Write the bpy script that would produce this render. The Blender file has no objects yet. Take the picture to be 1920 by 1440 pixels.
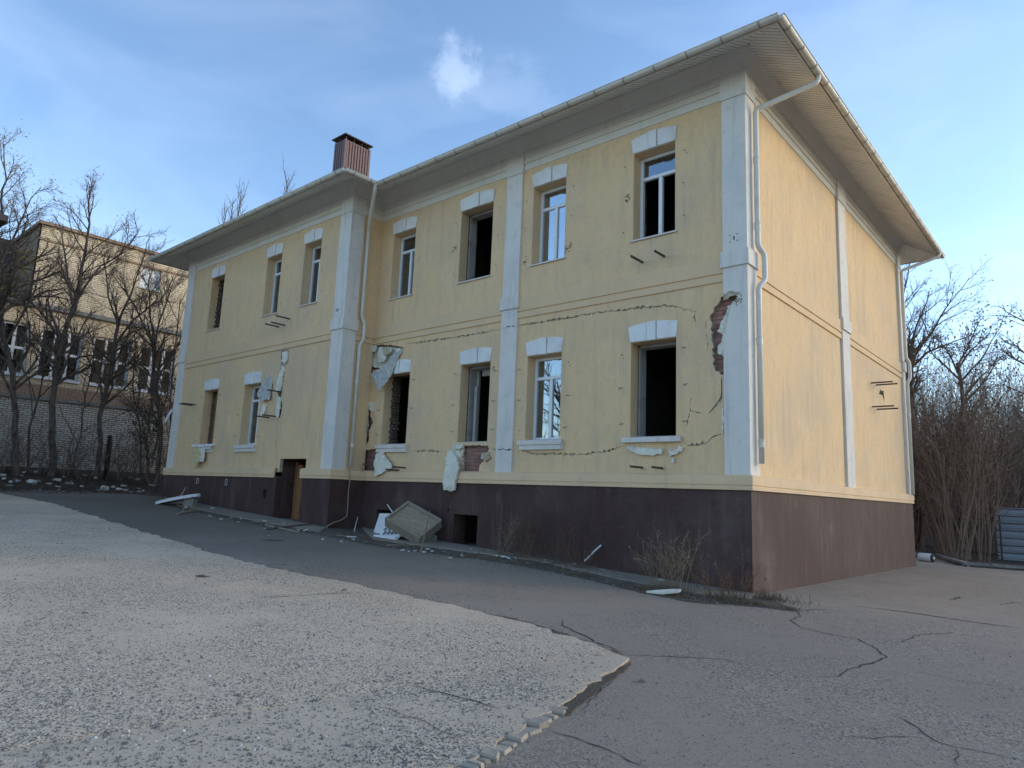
import bpy, math, random
import numpy as np
from mathutils import Vector, Matrix
from mathutils.geometry import delaunay_2d_cdt
R = math.radians
sc = bpy.context.scene
col = sc.collection
random.seed(7)

# ------------------------------------------------------------------ camera
YAW, PITCH, ROLL, FPX = 0.7197, 0.161, 0.0403, 1296.58
CAM = np.array([4.37345, -10.79984, 1.5107])
def _cam():
    fw = np.array([-math.sin(YAW)*math.cos(PITCH), math.cos(YAW)*math.cos(PITCH), math.sin(PITCH)])
    rt = np.array([math.cos(YAW), math.sin(YAW), 0.0]); up = np.cross(rt, fw)
    return fw, math.cos(ROLL)*rt+math.sin(ROLL)*up, -math.sin(ROLL)*rt+math.cos(ROLL)*up
FW, RT, UP = _cam()
cd = bpy.data.cameras.new('camera'); co = bpy.data.objects.new('camera', cd); col.objects.link(co)
cd.sensor_width = 36; cd.lens = 36*FPX/1920; cd.clip_start = 0.05; cd.clip_end = 3000
m = Matrix.Identity(4)
for i in range(3):
    m[i][0], m[i][1], m[i][2], m[i][3] = RT[i], UP[i], -FW[i], CAM[i]
co.matrix_world = m
sc.camera = co

# ------------------------------------------------------------------ light
SUN_EL, SUN_AZ = R(17), R(42)      # azimuth measured from +Y towards +X
w = bpy.data.worlds.new('World'); sc.world = w; w.use_nodes = True
nt = w.node_tree; nt.nodes.clear()
def N(tree, typ, **kw):
    n = tree.nodes.new(typ)
    for k, v in kw.items(): setattr(n, k, v)
    return n
out = N(nt, 'ShaderNodeOutputWorld'); bg = N(nt, 'ShaderNodeBackground')
sky = N(nt, 'ShaderNodeTexSky', sky_type='NISHITA', sun_disc=False, sun_elevation=SUN_EL, sun_rotation=SUN_AZ,
        altitude=100, air_density=1.0, dust_density=0.6, ozone_density=2.5)
bg.inputs[1].default_value = 0.15
tc = N(nt, 'ShaderNodeTexCoord')
mp = N(nt, 'ShaderNodeMapping'); mp.inputs['Scale'].default_value = (1.1, 1.6, 4.2); mp.inputs['Rotation'].default_value = (0, 0, 0.7)
ns = N(nt, 'ShaderNodeTexNoise'); ns.inputs['Scale'].default_value = 1.9; ns.inputs['Detail'].default_value = 7; ns.inputs['Roughness'].default_value = .52; ns.inputs['Distortion'].default_value = .5
rp = N(nt, 'ShaderNodeValToRGB'); rp.color_ramp.elements[0].position = .46; rp.color_ramp.elements[1].position = .85
rp.color_ramp.elements[0].color = (0,0,0,1); rp.color_ramp.elements[1].color = (.13,.13,.13,1)
L = nt.links.new
L(tc.outputs['Generated'], mp.inputs[0]); L(mp.outputs[0], ns.inputs['Vector']); L(ns.outputs['Fac'], rp.inputs[0])
# small bright wisp of cloud
def ray(px, py): return FW + RT*(px-960)/FPX + UP*(720-py)/FPX
wd = ray(862, 118); wd = wd/np.linalg.norm(wd)
n2 = N(nt, 'ShaderNodeTexNoise'); n2.inputs['Scale'].default_value = 11; n2.inputs['Detail'].default_value = 9; n2.inputs['Roughness'].default_value = .64
L(tc.outputs['Generated'], n2.inputs['Vector'])
def vm(op, a, b=None):
    n = N(nt, 'ShaderNodeVectorMath', operation=op)
    for i, v in enumerate((a, b)):
        if v is None: continue
        if isinstance(v, (tuple, list)): n.inputs[i].default_value = v
        else: L(v, n.inputs[i])
    return n
def sm(op, a, b):
    n = N(nt, 'ShaderNodeMath', operation=op)
    for i, v in enumerate((a, b)):
        if isinstance(v, (int, float)): n.inputs[i].default_value = v
        else: L(v, n.inputs[i])
    return n.outputs[0]
wr = np.cross(wd, [0,0,1]); wr = wr/np.linalg.norm(wr); wu = np.cross(wr, wd)
def wisp(px, py, a_, b_, rot, amt, warp):
    d0 = ray(px, py); d0 = d0/np.linalg.norm(d0); e1 = wr*math.cos(rot)+wu*math.sin(rot); e2 = -wr*math.sin(rot)+wu*math.cos(rot)
    s0 = vm('SUBTRACT', tc.outputs['Generated'], tuple(d0)); nz = vm('SUBTRACT', n2.outputs['Color'], (.5,.5,.5)); nw = vm('MULTIPLY', nz.outputs[0], (warp,warp,warp)); s1 = vm('ADD', s0.outputs[0], nw.outputs[0])
    u = sm('DIVIDE', vm('DOT_PRODUCT', s1.outputs[0], tuple(e1)).outputs['Value'], a_); v = sm('DIVIDE', vm('DOT_PRODUCT', s1.outputs[0], tuple(e2)).outputs['Value'], b_)
    r2 = sm('ADD', sm('MULTIPLY', u, u), sm('MULTIPLY', v, v)); q = N(nt, 'ShaderNodeMapRange', interpolation_type='SMOOTHERSTEP'); q.inputs[1].default_value = 1; q.inputs[2].default_value = 0; q.inputs[3].default_value = 0; q.inputs[4].default_value = amt
    L(r2, q.inputs[0]); return q.outputs[0]
w1 = wisp(848, 120, .042, .050, .35, .15, .11); w2 = wisp(925, 150, .13, .045, -.25, .05, .14); w3 = wisp(1830, 130, .25, .12, .5, .015, .3)
mrw = sm('ADD', sm('ADD', w1, w2), w3)
mx = N(nt, 'ShaderNodeMath', operation='ADD'); L(rp.outputs[0], mx.inputs[0]); L(mrw, mx.inputs[1])
cm = N(nt, 'ShaderNodeMixRGB'); cm.blend_type = 'MIX'; cm.inputs[2].default_value = (5.0, 5.6, 6.8, 1)
L(mx.outputs[0], cm.inputs[0]); L(sky.outputs[0], cm.inputs[1]); L(cm.outputs[0], bg.inputs[0]); L(bg.outputs[0], out.inputs[0])
CLOUD = cm
sl = bpy.data.lights.new('sun', 'SUN'); sl.energy = .5; sl.angle = R(12); sl.color = (1, .81, .52)
so = bpy.data.objects.new('sun', sl); col.objects.link(so)
sdir = Vector((math.sin(SUN_AZ)*math.cos(SUN_EL), math.cos(SUN_AZ)*math.cos(SUN_EL), math.sin(SUN_EL)))
so.rotation_euler = sdir.to_track_quat('Z', 'Y').to_euler(); so.location = (30, 20, 30)
vs = sc.view_settings; vs.view_transform = 'Standard'; vs.look = 'None'; vs.gamma = 1; vs.use_curve_mapping = False
vs.exposure = 1.14

# ------------------------------------------------------------------ terrain + pixel helpers
ZO = 2.0                                   # world height of the ledge above the plinth
def h(x, y):
    a = (1.5-x)/2.0
    s = (a if a > 30 else math.log1p(math.exp(a)))*2.0
    s = min(s, 60)
    z = .05+.047*s-.008*max(0, min(y, 14))
    e = max(0, min(8, -20.5-x)); z += .075*e*min(1, e/2)
    return z
def at(px, py, ax, val):
    q = ray(px, py); t = (val-CAM[ax])/q[ax]; return CAM+q*t
def gp(px, py, dz=0.0):
    qx, qy, qz = (float(v) for v in ray(px, py)); cx, cy, cz = (float(v) for v in CAM); t = .5; st = .3
    while t < 120:
        if cz+qz*t < h(cx+qx*t, cy+qy*t)+dz:
            lo, hi = t-st, t
            for _ in range(14):
                mid = (lo+hi)/2
                if cz+qz*mid < h(cx+qx*mid, cy+qy*mid)+dz: hi = mid
                else: lo = mid
            return np.array([cx+qx*hi, cy+qy*hi, cz+qz*hi])
        t += st; st *= 1.03
    return CAM+ray(px, py)*120
def dep(px, py, depth): return CAM+ray(px, py)*depth
def depth_of(p): return float((np.array(p)-CAM)@FW)
def fx(px, py, y=.05):                     # facade pixel -> (x, z') on plane y
    p = at(px, py, 1, y); return (float(p[0]), float(p[2]-ZO))
YM, YW = .05, -.911                        # wall faces of the main front and the wing front

# ------------------------------------------------------------------ mesh builder
CS = {k: [(math.cos(2*math.pi*j/k), math.sin(2*math.pi*j/k)) for j in range(k)] for k in range(3, 25)}
class MB:
    def __init__(s): s.v = []; s.f = []; s.mi = []
    def add(s, vs_, fs, mi=0):
        o = len(s.v); s.v += [tuple(map(float, q)) for q in vs_]
        for f in fs: s.f.append(tuple(i+o for i in f)); s.mi.append(mi)
        return s
    def box(s, x0, x1, y0, y1, z0, z1, mi=0):
        return s.add([(x0,y0,z0),(x1,y0,z0),(x1,y1,z0),(x0,y1,z0),(x0,y0,z1),(x1,y0,z1),(x1,y1,z1),(x0,y1,z1)],
            [(0,3,2,1),(4,5,6,7),(0,1,5,4),(1,2,6,5),(2,3,7,6),(3,0,4,7)], mi)
    def bevbox(s, x0, x1, y0, y1, z0, z1, b=.01, mi=0):
        vv = []; 
        for z, k in ((z0, b), (z0+b, 0), (z1-b, 0), (z1, b)):
            vv += [(x0+k,y0+b if not k else y0+k,z),(x1-k,y0+k if k else y0+b,z),(x1-k,y1-k if k else y1-b,z),(x0+k,y1-k if k else y1-b,z)]
        vv = []
        for z, k in ((z0, b), (z0+b, 0), (z1-b, 0), (z1, b)):
            vv += [(x0+k,y0+k,z),(x1-k,y0+k,z),(x1-k,y1-k,z),(x0+k,y1-k,z)]
        fs = [(3,2,1,0),(12,13,14,15)]
        for r in range(3):
            for i in range(4): j = (i+1) % 4; fs.append((r*4+i, r*4+j, r*4+4+j, r*4+4+i))
        return s.add(vv, fs, mi)
    def prism(s, pts, off, mi=0):
        n = len(pts); pts = [np.array(p, float) for p in pts]; off = np.array(off, float)
        vv = pts+[p+off for p in pts]
        fs = [tuple(range(n))[::-1], tuple(range(n, 2*n))]+[(i,(i+1)%n,n+(i+1)%n,n+i) for i in range(n)]
        return s.add(vv, fs, mi)
    def tube(s, pts, rad, k=6, mi=0, cap=True):
        P = [(float(p[0]), float(p[1]), float(p[2])) for p in pts]; n = len(P)
        if not hasattr(rad, '__len__'): rad = [rad]*n
        o = len(s.v); rx = None; sv = s.v; cs = CS[k]
        for i in range(n):
            a = P[i-1] if i else P[0]; b = P[i+1] if i < n-1 else P[n-1]
            tx, ty, tz = b[0]-a[0], b[1]-a[1], b[2]-a[2]; l = math.sqrt(tx*tx+ty*ty+tz*tz)+1e-9; tx /= l; ty /= l; tz /= l
            if rx is None: rx, ry, rz = (0,0,1) if abs(tz) < .8 else (1,0,0)
            ux, uy, uz = ty*rz-tz*ry, tz*rx-tx*rz, tx*ry-ty*rx; l = math.sqrt(ux*ux+uy*uy+uz*uz)
            if l < 1e-4: rx, ry, rz = 0,1,0; ux, uy, uz = ty*rz-tz*ry, tz*rx-tx*rz, tx*ry-ty*rx; l = math.sqrt(ux*ux+uy*uy+uz*uz)+1e-9
            ux /= l; uy /= l; uz /= l
            vx, vy, vz = ty*uz-tz*uy, tz*ux-tx*uz, tx*uy-ty*ux
            rx, ry, rz = uy*tz-uz*ty, uz*tx-ux*tz, ux*ty-uy*tx
            r = float(rad[i]); x, y, z = P[i]
            for c_, s_ in cs: sv.append((x+r*(c_*ux+s_*vx), y+r*(c_*uy+s_*vy), z+r*(c_*uz+s_*vz)))
        f = s.f
        for i in range(n-1):
            q = o+i*k
            for j in range(k):
                j2 = j+1 if j < k-1 else 0
                f.append((q+j, q+j2, q+k+j2, q+k+j))
        if cap:
            f.append(tuple(o+j for j in range(k))[::-1]); f.append(tuple(o+(n-1)*k+j for j in range(k)))
        s.mi += [mi]*(len(f)-len(s.mi))
        return s
    def mesh(s, name, mats, smooth=False):
        me = bpy.data.meshes.new(name); me.from_pydata(s.v, [], s.f); 
        for q in mats: me.materials.append(q)
        if len(mats) > 1: me.polygons.foreach_set('material_index', s.mi)
        if smooth: me.polygons.foreach_set('use_smooth', [True]*len(s.f))
        me.update(); return me
    def build(s, name, mat, parent=None, smooth=False):
        mats = mat if isinstance(mat, (list, tuple)) else [mat]
        return obj(name, s.mesh(name, mats, smooth), parent)
def obj(name, me, parent=None, loc=None):
    o = bpy.data.objects.new(name, me); col.objects.link(o)
    if parent is not None:
        o.parent = parent
        o.location = parent.get('_off', (0,0,0)) if loc is None else loc
    elif loc is not None: o.location = loc
    return o
def tag(o, label, cat, group=None):
    o['label'] = label; o['category'] = cat
    if group: o['group'] = group
    return o
def thing(name, label, cat, loc, group=None, shift=(0,0,0), rz=0):
    # children meshes are written in world coordinates minus `shift`; the empty stands at the base
    o = bpy.data.objects.new(name, None); col.objects.link(o); o.location = loc; o.empty_display_size = .3
    o.rotation_euler = (0,0,rz)
    tag(o, label, cat, group); OFF[o.name] = (shift[0]-loc[0], shift[1]-loc[1], shift[2]-loc[2]); return o
OFF = {}
def wpart(name, mb, mat, parent, smooth=False, label=None, kind=None):
    # part whose mesh is in the thing's shifted world coordinates
    mats = mat if isinstance(mat, (list, tuple)) else [mat]
    me = mb if isinstance(mb, bpy.types.Mesh) else mb.mesh(name, mats, smooth)
    o = bpy.data.objects.new(name, me); col.objects.link(o); o.parent = parent
    o.location = OFF.get(parent.name, (0,0,0))
    if label: o['label'] = label
    if kind: o['kind'] = kind
    return o
def struct(name, mb, mat, smooth=False, kind='structure'):
    o = mb.build(name, mat, None, smooth); o['kind'] = kind; return o

# ------------------------------------------------------------------ materials
def mat(name, c, rough=.85, var=None, bump=0, bscale=80, spec=.3, layers=(), metal=0, rnd=0, coords='Object', stretch=None):
    """c base colour; layers: (scale, colour, lo, hi, amount, stretch, detail) noise masks; bump strength"""
    ma = bpy.data.materials.new(name); ma.use_nodes = True; t = ma.node_tree; b = t.nodes['Principled BSDF']
    b.inputs['Roughness'].default_value = rough; b.inputs['Specular IOR Level'].default_value = spec; b.inputs['Metallic'].default_value = metal
    tcn = N(t, 'ShaderNodeTexCoord'); cur = N(t, 'ShaderNodeRGB'); cur.outputs[0].default_value = (*c, 1); cur = cur.outputs[0]
    for ly in layers:
        s, c2, lo, hi, amt = ly[:5]; st = ly[5] if len(ly) > 5 else (1,1,1); dt = ly[6] if len(ly) > 6 else 5
        mpn = N(t, 'ShaderNodeMapping'); mpn.inputs['Scale'].default_value = st; t.links.new(tcn.outputs[coords], mpn.inputs[0])
        nn = N(t, 'ShaderNodeTexNoise'); nn.inputs['Scale'].default_value = s; nn.inputs['Detail'].default_value = dt; nn.inputs['Roughness'].default_value = .62
        t.links.new(mpn.outputs[0], nn.inputs['Vector'])
        r_ = N(t, 'ShaderNodeMapRange', interpolation_type='SMOOTHSTEP'); r_.inputs[1].default_value = lo; r_.inputs[2].default_value = hi; r_.inputs[4].default_value = amt
        t.links.new(nn.outputs['Fac'], r_.inputs[0])
        mxn = N(t, 'ShaderNodeMixRGB'); mxn.inputs[2].default_value = (*c2, 1); t.links.new(r_.outputs[0], mxn.inputs[0]); t.links.new(cur, mxn.inputs[1]); cur = mxn.outputs[0]
    if rnd:
        oi = N(t, 'ShaderNodeObjectInfo'); hs = N(t, 'ShaderNodeHueSaturation'); r_ = N(t, 'ShaderNodeMapRange')
        r_.inputs[3].default_value = 1-rnd; r_.inputs[4].default_value = 1+rnd
        t.links.new(oi.outputs['Random'], r_.inputs[0]); t.links.new(r_.outputs[0], hs.inputs['Value']); t.links.new(cur, hs.inputs['Color']); cur = hs.outputs[0]
    t.links.new(cur, b.inputs['Base Color'])
    if bump:
        nn = N(t, 'ShaderNodeTexNoise'); nn.inputs['Scale'].default_value = bscale; nn.inputs['Detail'].default_value = 5; nn.inputs['Roughness'].default_value = .65
        t.links.new(tcn.outputs[coords], nn.inputs['Vector']); bn = N(t, 'ShaderNodeBump'); bn.inputs['Strength'].default_value = bump; bn.inputs['Distance'].default_value = .02
        t.links.new(nn.outputs['Fac'], bn.inputs['Height']); t.links.new(bn.outputs[0], b.inputs['Normal'])
    return ma
STREAK = (6, 6, .55)
M = {}
M['stucco'] = mat('yellow_stucco', (.77,.54,.305), .92, bump=.5, bscale=80, layers=(
    (.45,(.64,.475,.315),.42,.68,.8), (1.3,(.80,.595,.385),.5,.75,.6), (1.0,(.43,.345,.255),.5,.78,.48,STREAK), (3.5,(.54,.405,.27),.5,.75,.5,(3,3,.8)), (9,(.60,.44,.28),.5,.7,.45), (30,(.58,.43,.25),.5,.75,.45,(1,1,1),3)))
M['stucco_band'] = mat('stained_yellow_stucco', (.74,.525,.32), .92, bump=.4, bscale=90, layers=(
    (.7,(.66,.49,.30),.4,.7,.7), (1.6,(.50,.40,.27),.52,.82,.5,(11,11,.35)), (30,(.58,.43,.25),.5,.8,.35,(1,1,1),2)))
M['ledge'] = mat('ledge_stucco', (.76,.55,.345), .92, bump=.4, bscale=90, layers=((.8,(.64,.48,.30),.42,.7,.7), (1.5,(.46,.37,.26),.54,.8,.5,(8,8,.4))))
M['white'] = mat('white_stucco', (.72,.67,.61), .9, bump=.3, bscale=90, layers=((.7,(.57,.555,.53),.42,.72,.6), (1.2,(.42,.40,.37),.5,.78,.6,STREAK), (4,(.5,.475,.44),.52,.72,.5), (50,(.62,.62,.61),.5,.8,.3)))
M['frieze'] = mat('off_white_stucco', (.71,.675,.61), .9, bump=.3, bscale=90, layers=((.7,(.62,.57,.49),.42,.72,.6), (1.2,(.54,.495,.42),.52,.78,.5,(8,8,.7))))
M['stone'] = mat('white_head_stone', (.74,.73,.71), .85, bump=.25, bscale=70, rnd=.05, layers=((2.5,(.58,.57,.54),.46,.72,.75),(9,(.5,.48,.44),.58,.74,.5,(1,1,.4))))
M['plinth'] = mat('brown_plinth_paint', (.062,.031,.027), .75, bump=.4, bscale=70, spec=.35, layers=(
    (.6,(.10,.062,.054),.4,.72,.8), (1.1,(.16,.115,.10),.5,.82,.6,(5,5,.5)), (3,(.042,.024,.022),.5,.75,.6), (.9,(.17,.13,.115),.56,.78,.5), (16,(.12,.085,.075),.56,.72,.4), (7,(.24,.20,.18),.68,.76,.6)))
M['foam'] = mat('white_foam', (.76,.73,.62), .9, bump=.7, bscale=45, layers=((6,(.62,.57,.45),.45,.7,.7),(2.5,(.40,.36,.29),.55,.75,.6),(22,(.30,.26,.2),.62,.72,.7)))
M['mesh'] = mat('grey_glue_coat', (.42,.42,.40), .95, bump=.6, bscale=45, layers=((14,(.62,.62,.58),.5,.62,.8),(5,(.28,.28,.27),.52,.72,.7)))
M['ystub'] = mat('broken_render_edge', (.42,.36,.25), .95, bump=.5, bscale=60, layers=((9,(.58,.55,.47),.48,.62,.8),))
M['brick'] = mat('pink_brick', (.29,.15,.125), .92, bump=.5, bscale=50, rnd=.3, layers=((9,(.42,.27,.22),.48,.75,.8),(20,(.22,.09,.07),.55,.8,.6)))
M['mortar'] = mat('mortar_core', (.27,.21,.18), .95, bump=.6, bscale=40, layers=((5,(.18,.13,.11),.45,.7,.8),))
M['inner'] = mat('inner_plaster', (.30,.28,.25), .95, bump=.4, bscale=30, layers=((2,(.15,.12,.10),.45,.65,.8),))
M['jamb'] = mat('dark_brick_jamb', (.14,.10,.085), .95, bump=.9, bscale=14, layers=((10,(.30,.24,.2),.5,.62,.7),))
M['pale'] = mat('pale_plaster_jamb', (.40,.39,.37), .95, bump=.3, bscale=30, layers=((3,(.22,.2,.18),.5,.7,.7),))
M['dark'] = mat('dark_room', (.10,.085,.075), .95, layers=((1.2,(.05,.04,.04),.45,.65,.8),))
M['pvc'] = mat('white_window_frame', (.74,.76,.78), .4, spec=.5, layers=((4,(.6,.61,.6),.5,.75,.5),))
M['flash'] = mat('sill_flashing', (.62,.60,.56), .5, spec=.5, layers=((5,(.45,.42,.37),.5,.7,.6),))
M['pipe'] = mat('white_gutter_metal', (.66,.63,.56), .45, spec=.5, layers=((3,(.50,.46,.38),.45,.75,.6),(1.2,(.38,.34,.27),.55,.8,.5,(3,3,.5))))
M['joint'] = mat('pipe_joint', (.30,.28,.25), .5)
M['soffit'] = mat('soffit_board', (.79,.77,.73), .6, layers=((2,(.46,.43,.37),.45,.75,.5),))
M['roof'] = mat('dark_brown_roof_metal', (.055,.033,.03), .55, spec=.4, layers=((4,(.10,.07,.065),.5,.8,.5),))
M['clad'] = mat('brown_cladding', (.155,.085,.078), .5, spec=.4, layers=((3,(.2,.13,.12),.5,.8,.5),))
M['iron'] = mat('rusty_iron', (.075,.06,.052), .7, layers=((20,(.16,.09,.06),.5,.7,.6),))
M['bolt'] = mat('pale_anchor', (.40,.38,.34), .6)
M['hole'] = mat('dark_hole', (.03,.027,.025), .95)
M['wood'] = mat('orange_door_wood', (.30,.145,.06), .65, bump=.3, bscale=20, layers=((3,(.18,.085,.04),.4,.7,.8,(8,8,.5)),(9,(.42,.24,.12),.55,.75,.5,(8,8,.5))))
M['chip'] = mat('chipboard', (.34,.27,.19), .9, bump=.6, bscale=40, layers=((25,(.22,.17,.12),.45,.65,.7),(4,(.42,.36,.28),.5,.7,.6)))
M['chipw'] = mat('weathered_wood', (.30,.25,.19), .85, bump=.3, bscale=30, layers=((5,(.18,.15,.12),.45,.7,.8,(1,8,8)),))
M['paper'] = mat('white_board', (.70,.71,.72), .7, layers=((5,(.5,.5,.5),.5,.7,.5),))
M['print'] = mat('grey_leaf_print', (.19,.19,.19), .8)
M['rubble'] = mat('white_rubble', (.55,.54,.50), .95, bump=.5, bscale=30, rnd=.3, layers=((8,(.33,.31,.28),.45,.7,.7),))
M['estone'] = mat('edge_stone', (.36,.31,.24), .95, bump=.5, bscale=30, rnd=.2, layers=((8,(.22,.21,.19),.45,.7,.7),))
M['grit'] = mat('loose_grit', (.16,.15,.135), .95)
M['rubbled'] = mat('grey_rubble', (.27,.25,.22), .95, bump=.5, bscale=30, rnd=.4, layers=((8,(.16,.14,.12),.45,.7,.7),))
M['yfoam'] = mat('yellow_foam', (.62,.50,.28), .95, bump=.4, bscale=40, layers=((5,(.45,.35,.2),.5,.7,.6),))
M['bark'] = mat('grey_brown_bark', (.16,.125,.10), .95, bump=.8, bscale=25, layers=((6,(.05,.037,.03),.4,.65,.8,(2,2,.4)),(3,(.12,.095,.075),.55,.8,.6)))
M['twig'] = mat('brown_twig', (.20,.15,.115), .95, layers=((2,(.06,.043,.033),.4,.7,.8),))
M['rtwig'] = mat('red_brown_twig', (.25,.18,.14), .95, layers=((2,(.15,.11,.085),.4,.7,.8),))
M['dleaf'] = mat('dry_brown_leaf', (.135,.078,.042), .9, layers=((1.5,(.07,.045,.028),.4,.7,.8),))
M['yleaf'] = mat('yellow_leaf', (.36,.25,.075), .9, layers=((1.5,(.22,.15,.05),.4,.7,.8),))
M['green'] = mat('dark_evergreen', (.030,.042,.018), .9, layers=((1.5,(.05,.055,.024),.4,.7,.8),))
M['straw'] = mat('dry_straw', (.27,.205,.125), .95, layers=((3,(.16,.115,.07),.4,.7,.8),))
M['rstraw'] = mat('red_dry_stalk', (.17,.095,.06), .95, layers=((3,(.10,.06,.042),.4,.7,.8),))
M['moss'] = mat('dark_dead_grass', (.16,.12,.08), .95, layers=((6,(.19,.15,.095),.45,.7,.8),))
M['kerb'] = mat('weathered_kerb', (.24,.235,.225), .95, bump=.5, bscale=30, layers=((3,(.14,.135,.125),.4,.7,.8),(1.5,(.10,.10,.08),.55,.75,.6)))
M['slat'] = mat('blue_grey_sheet_metal', (.21,.235,.27), .55, spec=.5, rnd=.1, layers=((2,(.15,.165,.19),.45,.7,.7,(.5,1,4)),))
M['blackp'] = mat('black_plastic', (.02,.02,.022), .4)
M['cable'] = mat('pale_cable', (.33,.27,.19), .8)

def glass(name, refl, tint=(.75,.8,.82)):
    ma = bpy.data.materials.new(name); ma.use_nodes = True; t = ma.node_tree; t.nodes.clear()
    o = N(t,'ShaderNodeOutputMaterial'); mixn = N(t,'ShaderNodeMixShader'); tr = N(t,'ShaderNodeBsdfTransparent'); gl = N(t,'ShaderNodeBsdfGlossy')
    fr = N(t,'ShaderNodeLayerWeight'); fr.inputs[0].default_value = .35; mrn = N(t,'ShaderNodeMapRange'); mrn.inputs[3].default_value = refl; mrn.inputs[4].default_value = .9
    gl.inputs['Roughness'].default_value = .015; gl.inputs['Color'].default_value = (.9,.95,1,1); tr.inputs[0].default_value = (*tint,1)
    t.links.new(fr.outputs['Fresnel'], mrn.inputs[0]); t.links.new(mrn.outputs[0], mixn.inputs[0]); t.links.new(tr.outputs[0], mixn.inputs[1]); t.links.new(gl.outputs[0], mixn.inputs[2]); t.links.new(mixn.outputs[0], o.inputs[0])
    return ma
M['glass_hi'] = glass('coated_glass', .36); M['glass'] = glass('window_glass', .10); M['glass_mid'] = glass('tree_reflecting_glass', .13)

def brickmat(name, c1, c2, mortar, bw=.26, bh=.082, ms=.012, layers=()):
    ma = mat(name, c1, .92, layers=layers); t = ma.node_tree; b = t.nodes['Principled BSDF']
    tcn = N(t,'ShaderNodeTexCoord'); sp = N(t,'ShaderNodeSeparateXYZ'); cb = N(t,'ShaderNodeCombineXYZ'); ad = N(t,'ShaderNodeMath', operation='ADD')
    t.links.new(tcn.outputs['Object'], sp.inputs[0]); t.links.new(sp.outputs['X'], ad.inputs[0]); t.links.new(sp.outputs['Y'], ad.inputs[1])
    t.links.new(ad.outputs[0], cb.inputs['X']); t.links.new(sp.outputs['Z'], cb.inputs['Y'])
    bt = N(t,'ShaderNodeTexBrick'); bt.inputs['Scale'].default_value = 1; bt.inputs['Brick Width'].default_value = bw; bt.inputs['Row Height'].default_value = bh; bt.inputs['Mortar Size'].default_value = ms; bt.inputs['Mortar Smooth'].default_value = .2
    bt.inputs['Color1'].default_value = (*c1,1); bt.inputs['Color2'].default_value = (*c2,1); bt.inputs['Mortar'].default_value = (*mortar,1); bt.inputs['Bias'].default_value = -.1
    t.links.new(cb.outputs[0], bt.inputs['Vector'])
    # dirt
    cur = bt.outputs['Color']
    for (s, c_, lo, hi, amt) in ((.35,(.22,.17,.12),.52,.8,.45),(2.2,(.28,.22,.16),.52,.78,.35)):
        nn = N(t,'ShaderNodeTexNoise'); nn.inputs['Scale'].default_value = s; nn.inputs['Detail'].default_value = 5; t.links.new(tcn.outputs['Object'], nn.inputs['Vector'])
        r_ = N(t,'ShaderNodeMapRange', interpolation_type='SMOOTHSTEP'); r_.inputs[1].default_value = lo; r_.inputs[2].default_value = hi; r_.inputs[4].default_value = amt; t.links.new(nn.outputs['Fac'], r_.inputs[0])
        q = N(t,'ShaderNodeMixRGB'); q.inputs[2].default_value = (*c_,1); t.links.new(r_.outputs[0], q.inputs[0]); t.links.new(cur, q.inputs[1]); cur = q.outputs[0]
    t.links.new(cur, b.inputs['Base Color'])
    bn = N(t,'ShaderNodeBump'); bn.inputs['Strength'].default_value = .8; bn.inputs['Distance'].default_value = .02; bn.invert = True
    t.links.new(bt.outputs['Fac'], bn.inputs['Height']); t.links.new(bn.outputs[0], b.inputs['Normal'])
    return ma
M['lbrick'] = brickmat('cream_brick', (.78,.65,.45), (.64,.51,.34), (.38,.31,.22))
M['wbrick'] = brickmat('white_lower_brick', (.60,.56,.48), (.44,.41,.35), (.14,.12,.10), .26, .085, .013)
M['obrick'] = brickmat('orange_brick', (.42,.25,.16), (.40,.29,.21), (.22,.17,.13))
M['sbrick'] = brickmat('shaded_side_brick', (.40,.31,.21), (.30,.23,.15), (.16,.125,.09))  # darker copy of the cream brick, with the side's shade put into its colour

def groundmat(name, base, dark, light, grain, cell=None, spec=.3, rough=.9, bump=.5):
    ma = mat(name, base, rough, spec=spec, layers=(
        (.16,dark,.40,.66,.75,(1,1,1),6), (.5,light,.52,.74,.55,(1,1,1),7), (2.2,dark,.5,.72,.45,(1,1,1),6), (7,light,.55,.75,.4,(1,1,1),5),
        (45,(dark[0]*.55,dark[1]*.55,dark[2]*.55),.52,.66,grain,(1,1,1),3), (70,(light[0]*1.3,light[1]*1.3,light[2]*1.3),.56,.68,grain,(1,1,1),3)), bump=bump, bscale=60)
    return ma
M['asphalt'] = groundmat('old_asphalt', (.30,.247,.196), (.238,.196,.155), (.35,.29,.232), .5)
M['concrete'] = groundmat('worn_concrete', (.645,.52,.385), (.54,.435,.32), (.72,.585,.44), .5, bump=.8)
M['concrete2'] = groundmat('smooth_concrete', (.52,.425,.315), (.435,.355,.265), (.59,.485,.365), .4, bump=.5)
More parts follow.
